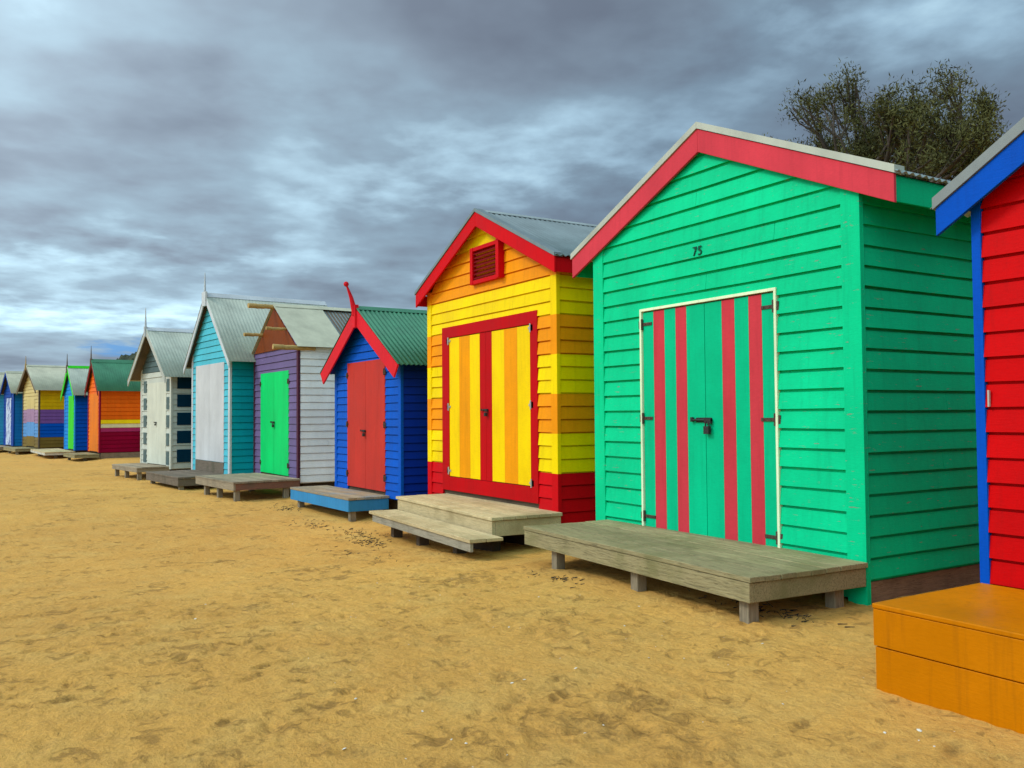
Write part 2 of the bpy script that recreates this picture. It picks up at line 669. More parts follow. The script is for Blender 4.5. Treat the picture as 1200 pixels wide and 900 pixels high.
    for leaf in door['leaves']:
        mb = MB()
        lm = []
        yo = -door.get('out', 0.018)
        for (a, b, mat, z0, z1) in leaf['strips']:
            if mat not in lm:
                lm.append(mat)
            # every strip is one board of the leaf
            mb.box(-b, -a, yo, yo + 0.022, z0, z1, lm.index(mat), random.uniform(-0.02, 0.02))
        lo = mb.build('door', lm, root)
        leaves.append(lo)
        for (uu, zz, hl) in leaf.get('hinges', ()):
            hb = MB()
            side = 1 if hl > 0 else -1
            L = abs(hl)
            x0, x1 = sorted((-uu, -uu + side * L))
            hb.box(x0, x1, yo - 0.007, yo - 0.001, zz - 0.014, zz + 0.014)
            hb.tube((-uu, yo - 0.012, zz - 0.05), (-uu, yo - 0.012, zz + 0.05), 0.011, 0.011, 8)
            hx0, hx1 = sorted((-uu, -uu - side * 0.05))
            hb.box(hx0, hx1, yo - 0.010, yo - 0.003, zz - 0.035, zz + 0.035)
            for q in (0.3, 0.8):
                hb.tube((-uu + side * L * q, yo - 0.006, zz), (-uu + side * L * q, yo - 0.012, zz), 0.007, 0.005, 6)
            hb.build('hinge', door.get('hinge_mat', IRON), lo)
    if door.get('bolt'):
        u, z, k = door['bolt']
        yo = -door.get('out', 0.018)
        hb = MB()
        hb.box(-u - 0.10 * k, -u + 0.10 * k, yo - 0.006, yo - 0.001, z - 0.022 * k, z + 0.022 * k)
        hb.tube((-u - 0.14 * k, yo - 0.017, z), (-u + 0.11 * k, yo - 0.017, z), 0.010 * k, 0.010 * k, 8)
        hb.tube((-u - 0.14 * k, yo - 0.017, z - 0.016 * k), (-u - 0.14 * k, yo - 0.017, z + 0.026 * k), 0.016 * k, 0.016 * k, 8)
        hb.box(-u + 0.03 * k, -u + 0.11 * k, yo - 0.03, yo - 0.006, z - 0.03 * k, z + 0.012 * k)
        hb.build('bolt', DARKIRON, leaves[0])
        hb = MB()
        hb.box(-u + 0.035 * k, -u + 0.10 * k, yo - 0.045, yo - 0.015, z - 0.125 * k, z - 0.055 * k)
        for a in range(8):
            t0, t1 = math.pi * a / 8, math.pi * (a + 1) / 8
            ctr = -u + 0.067 * k
            hb.tube((ctr + 0.023 * k * math.cos(t0), yo - 0.03, z - 0.055 * k + 0.045 * k * math.sin(t0)),
                    (ctr + 0.023 * k * math.cos(t1), yo - 0.03, z - 0.055 * k + 0.045 * k * math.sin(t1)), 0.006 * k, 0.006 * k, 6)
        hb.build('padlock', DARKIRON, leaves[0], bevel=0.002)
    # ---- finial
    if cfg.get('finial'):
        fh, fr_, fmat, ball = cfg['finial']
        mb = MB()
        yy = -of - 0.012
        lean = cfg.get('lean', 0.0)
        mb.box(-c - fr_ * 1.8, -c + fr_ * 1.8, yy - 0.045, yy + 0.02, zt - bw - 0.05, zt + 0.05)
        mb.tube((-c, yy - 0.01, zt - 0.1), (-c, yy - 0.01 - lean * .45, zt + fh * 0.45), fr_ * 1.5, fr_ * 0.9, 8)
        mb.tube((-c, yy - 0.01 - lean * .45, zt + fh * 0.45), (-c, yy - 0.01 - lean, zt + fh), fr_ * 0.9, fr_ * 0.35, 8)
        if ball:
            cz = zt + fh
            prev = None
            for a in range(6):
                t0, t1 = math.pi * a / 6, math.pi * (a + 1) / 6
                mb.tube((-c, yy - 0.01 - lean, cz - ball * math.cos(t0)), (-c, yy - 0.01 - lean, cz - ball * math.cos(t1)),
                        max(0.001, ball * math.sin(t0)), max(0.001, ball * math.sin(t1)), 10, cap=False)
        mb.build('finial', fmat, root)
    return root


def strips(a, b, mats, z0, z1, cuts=None):
    """boards of a door leaf from u=a to u=b"""
    out = []
    if cuts is None:
        n = len(mats)
        cuts = [a + (b - a) * i / n for i in range(n + 1)]
    for i, mt in enumerate(mats):
        out.append((cuts[i] + (0.0008 if i else 0), cuts[i + 1] - 0.0008, mt, z0, z1))
    return out


HUT = {}
# ---------------------------------------------------------------- green hut
G = paint('sea green paint', S(2, 204, 141), chips=0.095)
G2 = paint('door green paint', S(0, 186, 132), grain=(60, 60, 3), chips=0.01)
PK = paint('coral red paint', S(210, 62, 75), chips=0.0)
PKD = paint('door coral paint', S(204, 60, 70), grain=(60, 60, 3))
GF = paint('fascia green paint', S(0, 185, 125))
FLW = sheet_metal('pale flashing', (0.44, 0.46, 0.38), 0.5)
gc = [0.77, 0.90, 1.04, 1.19, 1.33, 1.543]
gd = dict(u0=0.735, u1=2.385, z0=0.29, z1=2.325, frame=(STRAP, 0.024, 0.024, 0.024, 0, 0.034), out=0.016,
          leaves=[
              dict(strips=strips(0, 0, [G2, PKD, G2, PKD, G2], 0.295, 2.290, [0.768, 0.895, 1.035, 1.19, 1.335, 1.537]),
                   hinges=[(0.765, 2.18, -0.13), (0.765, 1.29, -0.15), (0.765, 0.37, -0.13)]),
              dict(strips=strips(0, 0, [G2, PKD, G2, PKD, G2], 0.295, 2.290, [1.543, 1.765, 1.905, 2.055, 2.205, 2.352]),
                   hinges=[(2.355, 2.18, 0.13), (2.355, 1.30, 0.13), (2.355, 0.39, 0.15)])],
          bolt=(1.56, 1.285, 0.95))
HUT['green'] = hut(dict(
    label='large sea green hut with coral and green striped double doors and house number above',
    loc=(-3.965, 5.32), W=3.075, D=2.7, groove=0.021, zb=0.02, zt=3.80, m=0.447, bw=0.20, of=0.045, os=0.34, h=0.148, side_raise=0.13,
    mats=[G], front=lambda s, z: 0, side=lambda s, z: 0, corner_mat=G, corner=0.125, corner_bottom=-0.05, base_board=0.145, ground=0.0,
    roof=GALV, barge=PK, flash=FLW, flash_h=0.062, fascia=GF, fascia_h=0.19, soffit=G, door=gd, lining=G))

# house number
cu = bpy.data.curves.new('house_number', 'FONT')
cu.body = '75'
cu.size = 0.115
cu.extrude = 0.003
cu.space_character = 1.1
tmp = bpy.data.objects.new('tmp_text', cu)
COL.objects.link(tmp)
dg = bpy.context.evaluated_depsgraph_get()
me = bpy.data.meshes.new_from_object(tmp.evaluated_get(dg))
bpy.data.objects.remove(tmp)
num = bpy.data.objects.new('house_number', me)
me.materials.clear()
me.materials.append(paint('number paint', (0.012, 0.07, 0.045)))
COL.objects.link(num)
num.parent = HUT['green']
num.location = (-1.66, -0.030, 2.715)
num.rotation_euler = (R(90), 0, 0)

# ---------------------------------------------------------------- yellow hut
YW = paint('bright yellow paint', S(255, 214, 0))
OR = paint('warm orange paint', S(246, 150, 10))
RD = paint('strong red paint', S(205, 6, 18))
YD = paint('door yellow paint', S(255, 208, 0), grain=(60, 60, 3))
OD = paint('door amber paint', S(240, 152, 6), grain=(60, 60, 3))
RDD = paint('door red paint', S(188, 4, 14), grain=(60, 60, 3))


def yel(s, z):
    if z < 0.695:
        return 2
    if z < 1.13:
        return 0
    if z < 1.565:
        return 1
    if z < 2.00:
        return 0
    if z < 2.435:
        return 1
    if z < 2.88:
        return 0
    if z < 3.46:
        return 1
    return 0


ybands = [(0, .695, 2), (.695, 1.13, 0), (1.13, 1.565, 1), (1.565, 2.0, 0), (2.0, 2.435, 1), (2.435, 2.87, 0), (2.87, 3.4, 1)]
zl, zh = 0.53, 2.36


def yleaf(a, b, c1, c2, d, inner):
    """a..d panel, red stile towards the meeting line"""
    st = [(a, b, YD, zl, zh), (b + .001, c1, OD, zl, zh), (c1 + .001, c2, YD, zl, zh)]
    st = [(x + 0.0005, y - 0.0005, mt, p, q) for x, y, mt, p, q in st]
    return st


yd = dict(u0=0.36, u1=2.73, z0=0.34, z1=2.52, frame=(RDD, 0.195, 0.15, 0.145, 0.18, 0.03), out=0.020,
          hinge_mat=sheet_metal('steel hinge', (0.5, 0.48, 0.45), 0.4, 0.5),
          leaves=[
              dict(strips=[(0.512, 0.80, YD, zl, 2.365), (0.802, 1.10, OD, zl, 2.365), (1.102, 1.395, YD, zl, 2.365), (1.397, 1.545, RDD, zl - .004, 2.37)],
                   hinges=[(0.50, 2.33, -0.05), (0.50, 1.45, -0.05), (0.50, 0.56, -0.05)]),
              dict(strips=[(1.551, 1.70, RDD, zl - .004, 2.37), (1.702, 1.96, YD, zl, 2.365), (1.962, 2.25, OD, zl, 2.365), (2.252, 2.53, YD, zl, 2.365)],
                   hinges=[(2.545, 2.33, 0.05), (2.545, 1.45, 0.05), (2.545, 0.60, 0.05)])],
          bolt=(1.55, 1.40, 0.62))
HUT['yellow'] = hut(dict(
    label='tall yellow and orange banded hut with red base and red louvred gable vent',
    loc=(-7.83, 5.36), W=3.15, D=2.7, groove=0.015, zb=0.115, zt=3.87, m=0.475, bw=0.18, of=0.12, os=0.17, h=0.145,
    mats=[YW, OR, RD], front=yel, side=yel, corner_mat=YW, corner=0.085, corner_bands=ybands, ground=-0.05,
    roof=GALVD, cap=GALV, barge=RD, flash=GALVD, flash_h=0.045, fascia=RD, fascia_h=0.17, soffit=RD, door=yd, lining=RD))
# gable vent
vr = HUT['yellow']
mb = MB()
vu0, vu1, vz0, vz1 = 1.08, 1.85, 2.99, 3.46
mb.box(-vu1, -vu1 + 0.07, -0.075, -0.0, vz0, vz1)
mb.box(-vu0 - 0.07, -vu0, -0.105, -0.0, vz0, vz1)
mb.box(-vu1 + 0.071, -vu0 - 0.071, -0.07, -0.0, vz1 - 0.05, vz1 - 0.001)
mb.box(-vu1 + 0.071, -vu0 - 0.071, -0.07, -0.0, vz0, vz0 + 0.05)
vo = mb.build('vent', RD, vr, bevel=0.003)
for i in range(7):
    z = vz0 + 0.062 + i * 0.052
    mb = MB()
    mb.shell([(-vu1 + .073, -.062, z), (-vu0 - .073, -.062, z), (-vu0 - .073, -.03, z + .034), (-vu1 + .073, -.03, z + .034),
              (-vu1 + .073, -.062, z + .008), (-vu0 - .073, -.062, z + .008), (-vu0 - .073, -.03, z + .042), (-vu1 + .073, -.03, z + .042)],
             [(0, 1, 2, 3), (4, 7, 6, 5), (0, 4, 5, 1), (2, 6, 7, 3), (1, 5, 6, 2), (0, 3, 7, 4)])
    mb.build('slat', LOUVRE_DARK, vo)

# ---------------------------------------------------------------- blue hut
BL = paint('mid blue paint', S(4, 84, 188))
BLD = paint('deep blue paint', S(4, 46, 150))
RB = paint('scarlet paint', S(216, 32, 44))
RBD = paint('brick red door paint', S(194, 56, 46), grain=(60, 60, 3))
bd = dict(u0=0.53, u1=2.03, z0=0.19, z1=2.20, out=0.028,
          leaves=[dict(strips=[(0.53, 0.77, RBD, .195, 2.2), (0.771, 1.02, RBD, .195, 2.2), (1.021, 1.274, RBD, .195, 2.2)], hinges=[(0.54, 2.0, -0.04), (0.54, 1.2, -0.04), (0.54, .4, -0.04)]),
                  dict(strips=[(1.282, 1.53, RBD, .195, 2.2), (1.531, 1.78, RBD, .195, 2.2), (1.781, 2.03, RBD, .195, 2.2)], hinges=[(2.02, 2.0, 0.04), (2.02, 1.2, 0.04), (2.02, .4, 0.04)])],
          bolt=(1.33, 1.10, 0.7))
HUT['blue'] = hut(dict(
    label='small blue hut with plain red double doors, green roof and a red ball finial',
    loc=(-11.63, 5.21), rot=1, W=2.57, D=2.5, zb=0.10, zt=3.03, m=0.62, bw=0.26, of=0.17, os=0.28, h=0.118, cut='square',
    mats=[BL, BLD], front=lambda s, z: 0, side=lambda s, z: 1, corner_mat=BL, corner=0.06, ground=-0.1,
    roof=GREENR, cap=GREENR, barge=RB, door=bd, lining=BLD, lean=0.15, finial=(0.37, 0.036, RB, 0.042)))

# ---------------------------------------------------------------- purple hut
PU = paint('muted purple paint', S(110, 94, 136))
WH = paint('white wall paint', (0.93, 0.93, 0.9), dirt=0.12)
DG = paint('bright green door paint', S(8, 205, 105), grain=(60, 60, 3))
pd = dict(u0=0.50, u1=2.20, z0=0.20, z1=2.21, out=0.028,
          leaves=[dict(strips=[(0.50, 0.78, DG, .205, 2.21), (0.781, 1.06, DG, .205, 2.21), (1.061, 1.345, DG, .205, 2.21)], hinges=[(0.51, 2.0, -0.04), (0.51, .4, -0.04)]),
                  dict(strips=[(1.357, 1.63, DG, .205, 2.21), (1.631, 1.91, DG, .205, 2.21), (1.911, 2.20, DG, .205, 2.21)], hinges=[(2.19, 2.0, 0.04), (2.19, .4, 0.04)])],
          bolt=(1.38, 1.22, 0.8))
BRN = paint('rust brown board paint', S(122, 58, 20), dirt=0.6)
HUT['purple'] = hut(dict(
    label='hut with muted purple front, white side wall, bright green doors and a brown boarded gable',
    loc=(-15.77, 5.0), rot=2, W=2.65, D=3.4, zb=0.10, zt=3.53, m=0.64, bw=0.0, of=0.02, os=0.10, h=0.135,
    mats=[PU, WH], front=lambda s, z: 0, side=lambda s, z: 1, corner_mat=paint('dark purple edge paint', S(84, 44, 62)), corner=0.05, ground=-0.1,
    roof=CREAMR, roof2=GALVD, roof_split=0.93, cap=CREAMR, door=pd, lining=DARKT, roof_nose=0.05, flat_roof=True))
pr = HUT['purple']
W_, c_ = 2.65, 1.325
mb = MB()
mb.prism([(-0.06, 2.64), (-W_ + 0.06, 2.64), (-c_, 3.53 - .055)], -0.040, -0.024)
mb.build('gable_panel', BRN, pr)
for (u, z, r, l0, l1) in [(c_, 3.50, 0.05, -0.55, 0.10), (c_ + .72, 3.00, 0.038, -0.42, 0.0), (c_ + 1.38, 2.58, 0.04, -0.42, 0.05),
                          (c_ - .70, 3.00, 0.032, -0.42, 0.0), (c_ - 1.36, 2.60, 0.05, -0.50, 0.30)]:
    mb = MB()
    for q in range(4):
        a, b = l0 + (l1 - l0) * q / 4, l0 + (l1 - l0) * (q + 1) / 4
        j0 = 0.006 * math.sin(q * 2.1 + u)
        j1 = 0.006 * math.sin((q + 1) * 2.1 + u)
        mb.tube((-u + j0, a, z + j1), (-u + j1, b, z + j0 * .5), r * (1 - .04 * q), r * (1 - .04 * (q + 1)), 10, cap=(q in (0, 3)))
    mb.build('purlin', POLE, pr)

# ---------------------------------------------------------------- teal hut
TE = paint('light turquoise paint', S(80, 182, 200))
TED = paint('strong teal paint', S(10, 158, 172))
WT = paint('greyish white paint', S(196, 200, 204), dirt=0.3)
OW = paint('off white door paint', S(196, 196, 198), grain=(60, 60, 3), dirt=0.2)
td = dict(u0=0.35, u1=2.33, z0=0.36, z1=2.50, out=0.028,
          leaves=[dict(strips=[(0.35, 1.0, OW, .365, 2.5), (1.001, 1.337, OW, .365, 2.5)]),
                  dict(strips=[(1.343, 1.7, OW, .365, 2.5), (1.701, 2.33, OW, .365, 2.5)])])
HUT['teal'] = hut(dict(
    label='steep-roofed light turquoise hut with plain white doors and a pale spire',
    loc=(-18.6, 4.44), rot=5, W=2.63, D=2.6, zb=0.08, zt=4.05, m=0.97, bw=0.14, of=0.12, os=0.30, h=0.14,
    mats=[TE, TED], front=lambda s, z: 0, side=lambda s, z: 1, corner_mat=WT, corner=0.07, ground=-0.1,
    amp=0.0022, roof=PALER, cap=WT, barge=WT, door=td, lining=RAW, finial=(0.48, 0.022, WT, 0)))
mb = MB()
mb.box(-2.33, -0.35, -0.03, 0.002, 0.10, 0.355)
mb.build('kick_board', DARKT, HUT['teal'])
mb = MB()
mb.box(-1.315 - .13, -1.315 + .13, -0.175, -0.125, 3.78, 4.10)
mb.build('apex_block', WT, HUT['teal'], bevel=0.006)

# ---------------------------------------------------------------- white and dark panelled hut
WW = paint('chalk white paint', S(196, 198, 186), dirt=0.3)
DKF = paint('slate green panel paint', S(86, 104, 104))
DKS = paint('ink blue panel paint', S(6, 48, 70))
OWD = paint('cream door paint', S(206, 206, 190), grain=(60, 60, 3), dirt=0.3)
wd = dict(u0=0.34, u1=1.80, z0=0.16, z1=2.20, out=0.028,
          leaves=[dict(strips=[(0.34, 0.7, OWD, .165, 2.2), (0.701, 1.067, OWD, .165, 2.2)]),
                  dict(strips=[(1.073, 1.4, OWD, .165, 2.2), (1.401, 1.80, OWD, .165, 2.2)])],
          bolt=(1.10, 1.2, 0.6))
HUT['panel'] = hut(dict(
    label='hut chequered in white and dark panels with white door, grey roof and tall thin spire',
    loc=(-22.15, 3.9), rot=8, W=2.34, D=2.6, zb=0.08, zt=3.55, m=0.84, bw=0.15, of=0.25, os=0.33, h=0.14,
    mats=[WW, DKF], front=lambda s, z: 1 if z > 2.42 else 0, side=lambda s, z: 0, corner_mat=WW, corner=0.07, ground=-0.12,
    amp=0.0022, roof=PALER, cap=WT, barge=paint('grey white barge paint', S(176, 178, 170)), door=wd, lining=DARKT, finial=(0.52, 0.022, WT, 0)))
for (z0, z1) in [(2.0, 2.30), (1.56, 1.86), (1.12, 1.42), (0.68, 0.98), (0.22, 0.53)]:
    for (a, b) in [(0.09, 0.29), (1.87, 2.10)]:
        mb = MB()
        mb.box(-b, -a, -0.034, -0.018, z0 - .04, z1 - .04)
        mb.build('panel', DKF, HUT['panel'])
    for q in range(3):
        mb = MB()
        y = 0.12 + q * 0.84
        mb.box(0.018, 0.036, y, y + 0.62, z0 + .02, z1 + .02)
        mb.build('panel', DKS, HUT['panel'])

# ---------------------------------------------------------------- orange and crimson hut
ORF = paint('vivid orange paint', S(236, 104, 16))
CR = paint('crimson paint', S(136, 0, 44))
CRB = paint('rose pink paint', S(168, 46, 96))
YS = paint('stripe yellow paint', S(250, 214, 20))
CS = paint('stripe cream paint', S(232, 222, 176))
OFD = paint('door orange paint', S(228, 120, 28), grain=(60, 60, 3))


def orb(s, z):
    if z > 1.28:
        return 0
    if z > 1.14:
        return 3
    if z > 0.99:
        return 4
    if z > 0.86:
        return 2
    return 1


od = dict(u0=0.20, u1=1.50, z0=0.16, z1=2.16, out=0.028,
          leaves=[dict(strips=[(0.20, .53, OFD, .165, 2.16), (.531, 0.847, OFD, .165, 2.16)]),
                  dict(strips=[(.853, 1.18, OFD, .165, 2.16), (1.181, 1.50, OFD, .165, 2.16)])])
HUT['orange'] = hut(dict(
    label='orange hut with green roof and crimson, cream and yellow bands on its side',
    loc=(-32.54, 3.43), rot=6, W=1.74, D=2.6, zb=0.13, zt=3.33, m=1.08, bw=0.17, of=0.10, os=0.14, h=0.14,
    mats=[ORF, CR, CRB, YS, CS], front=lambda s, z: 0, side=orb, corner_mat=CR, corner=0.09, ground=-0.1,
    amp=0.0022, roof=GREENR2, cap=GREENR2, barge=paint('maroon barge paint', S(126, 30, 30)), door=od, finial=(0.50, 0.02, DARKT, 0), base_board=0.12))

# ---------------------------------------------------------------- lime and blue hut
LM = paint('lime green paint', S(60, 204, 40))
BU = paint('clear blue paint', S(0, 84, 200))
BLF = paint('sky edge blue paint', S(20, 128, 205))
ld = dict(u0=0.15, u1=1.15, z0=0.16, z1=2.15, out=0.028,
          leaves=[dict(strips=[(0.15, .65, LM, .165, 2.15)]), dict(strips=[(.657, 1.15, LM, .165, 2.15)])])
HUT['lime'] = hut(dict(
    label='blue hut with lime green barge boards and lime door beside the orange hut',
    loc=(-35.75, 2.94), rot=6, W=1.9, D=2.6, zb=0.12, zt=3.26, m=0.92, bw=0.2, of=0.10, os=0.25, h=0.14,
    mats=[BLF, BU], front=lambda s, z: 0, side=lambda s, z: 1, corner_mat=BLF, corner=0.08, ground=-0.1,
    amp=0.0022, roof=PALER, cap=LM, barge=LM, door=ld, finial=(0.48, 0.02, DARKT, 0)))

# ---------------------------------------------------------------- hut in four bands
RY = paint('mustard yellow paint', S(226, 182, 10))
RM = paint('mauve paint', S(128, 86, 156))
RBU = paint('banded blue paint', S(4, 88, 196))
RBR = paint('olive brown paint', S(126, 102, 46))
RY2 = paint('pale sand paint', S(206, 184, 122))
RM2 = paint('dusty pink paint', S(160, 126, 158))
RB2 = paint('faded blue paint', S(92, 148, 206))


def rbs(s, z):
    return 0 if z > 1.7 else 1 if z > 1.16 else 2 if z > .58 else 3


def rbf(s, z):
    return 4 if z > 1.7 else 5 if z > 1.16 else 6 if z > .58 else 3


rd = dict(u0=0.7, u1=2.0, z0=0.16, z1=2.1, out=0.028,
          leaves=[dict(strips=[(0.70, 1.345, RY2, 1.702, 2.1), (0.70, 1.345, RM2, 1.16, 1.70), (0.70, 1.345, RB2, .58, 1.158), (0.70, 1.345, RBR, .165, .578)]),
                  dict(strips=[(1.355, 2.0, RY2, 1.702, 2.1), (1.355, 2.0, RM2, 1.16, 1.70), (1.355, 2.0, RB2, .58, 1.158), (1.355, 2.0, RBR, .165, .578)])])
HUT['bands'] = hut(dict(
    label='far hut painted in broad yellow, mauve, blue and brown bands under a grey roof',
    loc=(-39.89, 1.98), rot=10, W=2.72, D=2.6, zb=0.12, zt=3.50, m=0.66, bw=0.13, of=0.20, os=0.25, h=0.14,
    mats=[RY, RM, RBU, RBR, RY2, RM2, RB2], front=rbf, side=rbs, corner_mat=RAW, corner=0.09,
    ground=-0.1, amp=0.0022, roof=CREAMR, cap=CREAMR, barge=DARKT, door=rd, finial=(0.40, 0.02, POLE, 0)))

# ---------------------------------------------------------------- far blue hut with white figure door
FB = paint('cobalt paint', S(6, 64, 150))
FB2 = paint('azure paint', S(30, 130, 205))
k = NT('white brushwork on blue door')
nn = k.noise(k.coord((2.4, 2.4, 1.3)), 2.4, 5, 0.6, 0.8)
k.l(k.ramp(nn, [(0.42, S(30, 60, 150)), (0.5, S(190, 205, 225))]), k.b.inputs['Base Color'])
ART = k.m
fd = dict(u0=0.45, u1=1.4, z0=0.16, z1=2.2, out=0.028,
          leaves=[dict(strips=[(0.45, .92, ART, .165, 2.2)]), dict(strips=[(.927, 1.4, ART, .165, 2.2)])])
HUT['cobalt'] = hut(dict(
    label='far cobalt blue hut with loose white brushwork on its door and a grey roof',
    loc=(-43.17, 1.18), rot=10, W=1.84, D=2.6, zb=0.12, zt=3.36, m=0.85, bw=0.14, of=0.15, os=0.22, h=0.14,
    mats=[FB, FB2], front=lambda s, z: 0, side=lambda s, z: 1, corner_mat=FB, corner=0.08, ground=-0.1,
    amp=0.0022, roof=CREAMR, cap=CREAMR, barge=FB, door=fd))

SK = paint('pale cyan paint', S(70, 178, 222))
ed = dict(u0=0.45, u1=1.5, z0=0.16, z1=2.1, out=0.028,
          leaves=[dict(strips=[(0.45, .97, WW, .165, 2.1)]), dict(strips=[(.977, 1.5, WW, .165, 2.1)])])
HUT['sky'] = hut(dict(
    label='farthest hut, pale cyan, cut off by the left edge of the photo',
    loc=(-45.7, 0.62), rot=10, W=2.0, D=2.6, zb=0.12, zt=3.42, m=0.8, bw=0.14, of=0.12, os=0.22, h=0.14,
    mats=[SK], front=lambda s, z: 0, side=lambda s, z: 0, corner_mat=WW, corner=0.08, ground=-0.1,
    amp=0.0022, roof=CREAMR, cap=CREAMR, barge=WW, door=ed))

# ---------------------------------------------------------------- red hut at the right
RR = paint('pure red paint', S(206, 0, 4))
BB = paint('royal blue paint', S(0, 80, 190))
rdd = dict(u0=0.5, u1=2.3, z0=0.42, z1=2.25, out=0.02,
           leaves=[dict(strips=[(0.5, 1.39, BB, .42, 2.25)]), dict(strips=[(1.397, 2.3, BB, .42, 2.25)])])
HUT['red'] = hut(dict(
    label='red hut with royal blue barge boards cut off by the right edge of the photo',
    loc=(0.215, 4.72), W=2.95, D=2.7, groove=0.016, zb=0.12, zt=3.485, m=0.60, bw=0.155, of=0.10, os=0.18, h=0.137,
    mats=[RR], front=lambda s, z: 0, side=lambda s, z: 0, corner_mat=BB, corner=0.02, ground=0.0,
    roof=GALV, barge=BB, flash=sheet_metal('grey flashing', (0.22, 0.25, 0.25), 0.5), flash_h=0.07, door=rdd, lining=BB))
mb = MB()
mb.box(-2.95 + 0.040, -2.95 + 0.049, -0.04, -0.026, 1.37, 1.46)
mb.build('latch', sheet_metal('steel latch', (.42,.42,.38), .5, .3), HUT['red'])


# ------------------------------------------------------------------ decks
def deck(label, loc, rot, L, Dp, zt_, th, leg_u, mat, fmat, legmat=POST, planks=8, across=False, thick=0.035, inset=0.06,
         sidemat=None, leg_w=0.09, gofs=-0.03):
    """loc = front right top corner, L runs to the left, Dp to the back"""
    x0, y0 = loc
    root = empty('timber_deck', (x0, y0, 0), R(rot))
    tag(root, label, 'deck', 'timber decks in front of the huts')
    mb = MB()
    n = planks
    if not across:
        for i in range(n):
            a, b = Dp * i / n, Dp * (i + 1) / n
            jz = random.uniform(-0.003, 0.003)
            cut = random.uniform(0.3, 0.7) * L
            segs = [(0, cut), (cut + 0.004, L)] if i % 2 else [(0, L)]
            for (p, q) in segs:
                mb.box(-q - random.uniform(0, .006), -p + random.uniform(0, .006), a + 0.003, b - 0.003, zt_ - thick + jz, zt_ + jz, 0, random.uniform(-0.22, 0.16))
    else:
        nn_ = int(L / 0.14)
        for i in range(nn_):
            a, b = L * i / nn_, L * (i + 1) / nn_
            mb.box(-b + 0.003, -a - 0.003, -random.uniform(0, .006), Dp, zt_ - thick, zt_ + random.uniform(-0.003, 0.003), 0, random.uniform(-0.22, 0.16))
    mb.build('deck_boards', mat, root, bevel=0.004)
    fz0, fz1 = zt_ - th, zt_ - thick - 0.002
    mb = MB()
    mb.box(-L + 0.01, -0.01, 0.008, 0.048, fz0, fz1, 0, -0.05)
    mb.build('fascia', fmat, root, bevel=0.004)
    for xa in (-0.05, -L + 0.012):
        mb = MB()
        mb.box(xa, xa + 0.038, 0.05, Dp - 0.01, fz0, fz1 - 0.001, 0, -0.1)
        mb.build('fascia', sidemat or fmat, root, bevel=0.004)
    rz = R(rot)
    for (u, v) in leg_u:
        wx = x0 + (-u) * math.cos(rz) - v * math.sin(rz)
        wy = y0 + (-u) * math.sin(rz) + v * math.cos(rz)
        g = gz(wx, wy) + gofs
        mb = MB()
        mb.box(-u - leg_w / 2, -u + leg_w / 2, v, v + leg_w, g - 0.15, zt_ - thick - 0.004)
        mb.build('leg', legmat, root, bevel=0.006)
    return root


deck('wide weathered grey timber deck in front of the sea green hut', (-3.97, 4.18), -3.2, 2.98, 1.10, 0.295, 0.165,
     [(0.12, 0.06), (1.32, 0.06), (2.52, 0.06), (0.12, 0.85), (1.32, 0.85), (2.8, 0.85)], GREYT, GREYT, planks=8)
BLUEP = paint('worn blue deck paint', S(58, 138, 190), dirt=0.6, chips=0.03)
deck('low deck with blue painted edge in front of the small blue hut', (-11.97, 4.52), 2.4, 2.45, 0.66, 0.15, 0.20,
     [(0.10, 0.06), (2.2, 0.06), (0.10, 0.5)], timber('brown worn deck', (0.36, 0.27, 0.16), stain=(0.20, 0.26, 0.28)), BLUEP, planks=5)
REDT = timber('reddish timber', (0.24, 0.11, 0.07), grain=(16, 1.2, 16), stain=(0.13, 0.10, 0.07))
BRT = timber('brown grey deck timber', (0.33, 0.26, 0.175), stain=(0.20, 0.16, 0.11))
deck('brown timber deck on tall legs in front of the purple fronted hut', (-15.46, 3.74), 5.5, 2.15, 1.24, 0.20, 0.155,
     [(0.09, 0.05), (0.98, 0.05), (1.72, 0.05), (0.09, 0.95), (1.8, 0.95)], BRT, BRT, planks=9, sidemat=REDT)
deck('dark low timber deck in front of the turquoise hut', (-18.45, 3.37), 5.5, 2.45, 1.05, 0.12, 0.18,
     [(0.09, 0.05), (2.2, 0.05), (0.09, 0.8)], DARKT, DARKT, planks=8)
deck('grey timber deck on short legs in front of the panelled white hut', (-22.13, 3.12), 8, 2.1, 0.78, 0.15, 0.12,
     [(0.1, 0.05), (1.1, 0.05), (1.95, 0.05), (0.1, 0.6)], BRT, BRT, planks=6)
deck('small far deck in front of the orange hut', (-32.25, 2.63), 6, 1.9, 0.78, 0.10, 0.12,
     [(0.3, 0.35), (1.6, 0.1)], GREYT, GREYT, planks=6)
deck('far deck with whitish edge in front of the lime doored hut', (-35.4, 1.93), 4, 4.0, 1.0, 0.10, 0.12,
     [(0.3, 0.35), (2.6, 0.1)], PALET, timber('bleached timber', (0.6, 0.57, 0.48)), planks=6)
deck('far deck in front of the banded hut', (-40.1, 1.14), 8, 2.6, 0.84, 0.10, 0.12,
     [(0.1, 0.05), (2.0, 0.1)], GREYT, GREYT, planks=6)
deck('farthest deck in front of the cobalt blue hut', (-43.1, 0.35), 8, 2.4, 0.80, 0.10, 0.12,
     [(0.1, 0.05), (2.0, 0.1)], BRT, BRT, planks=6)

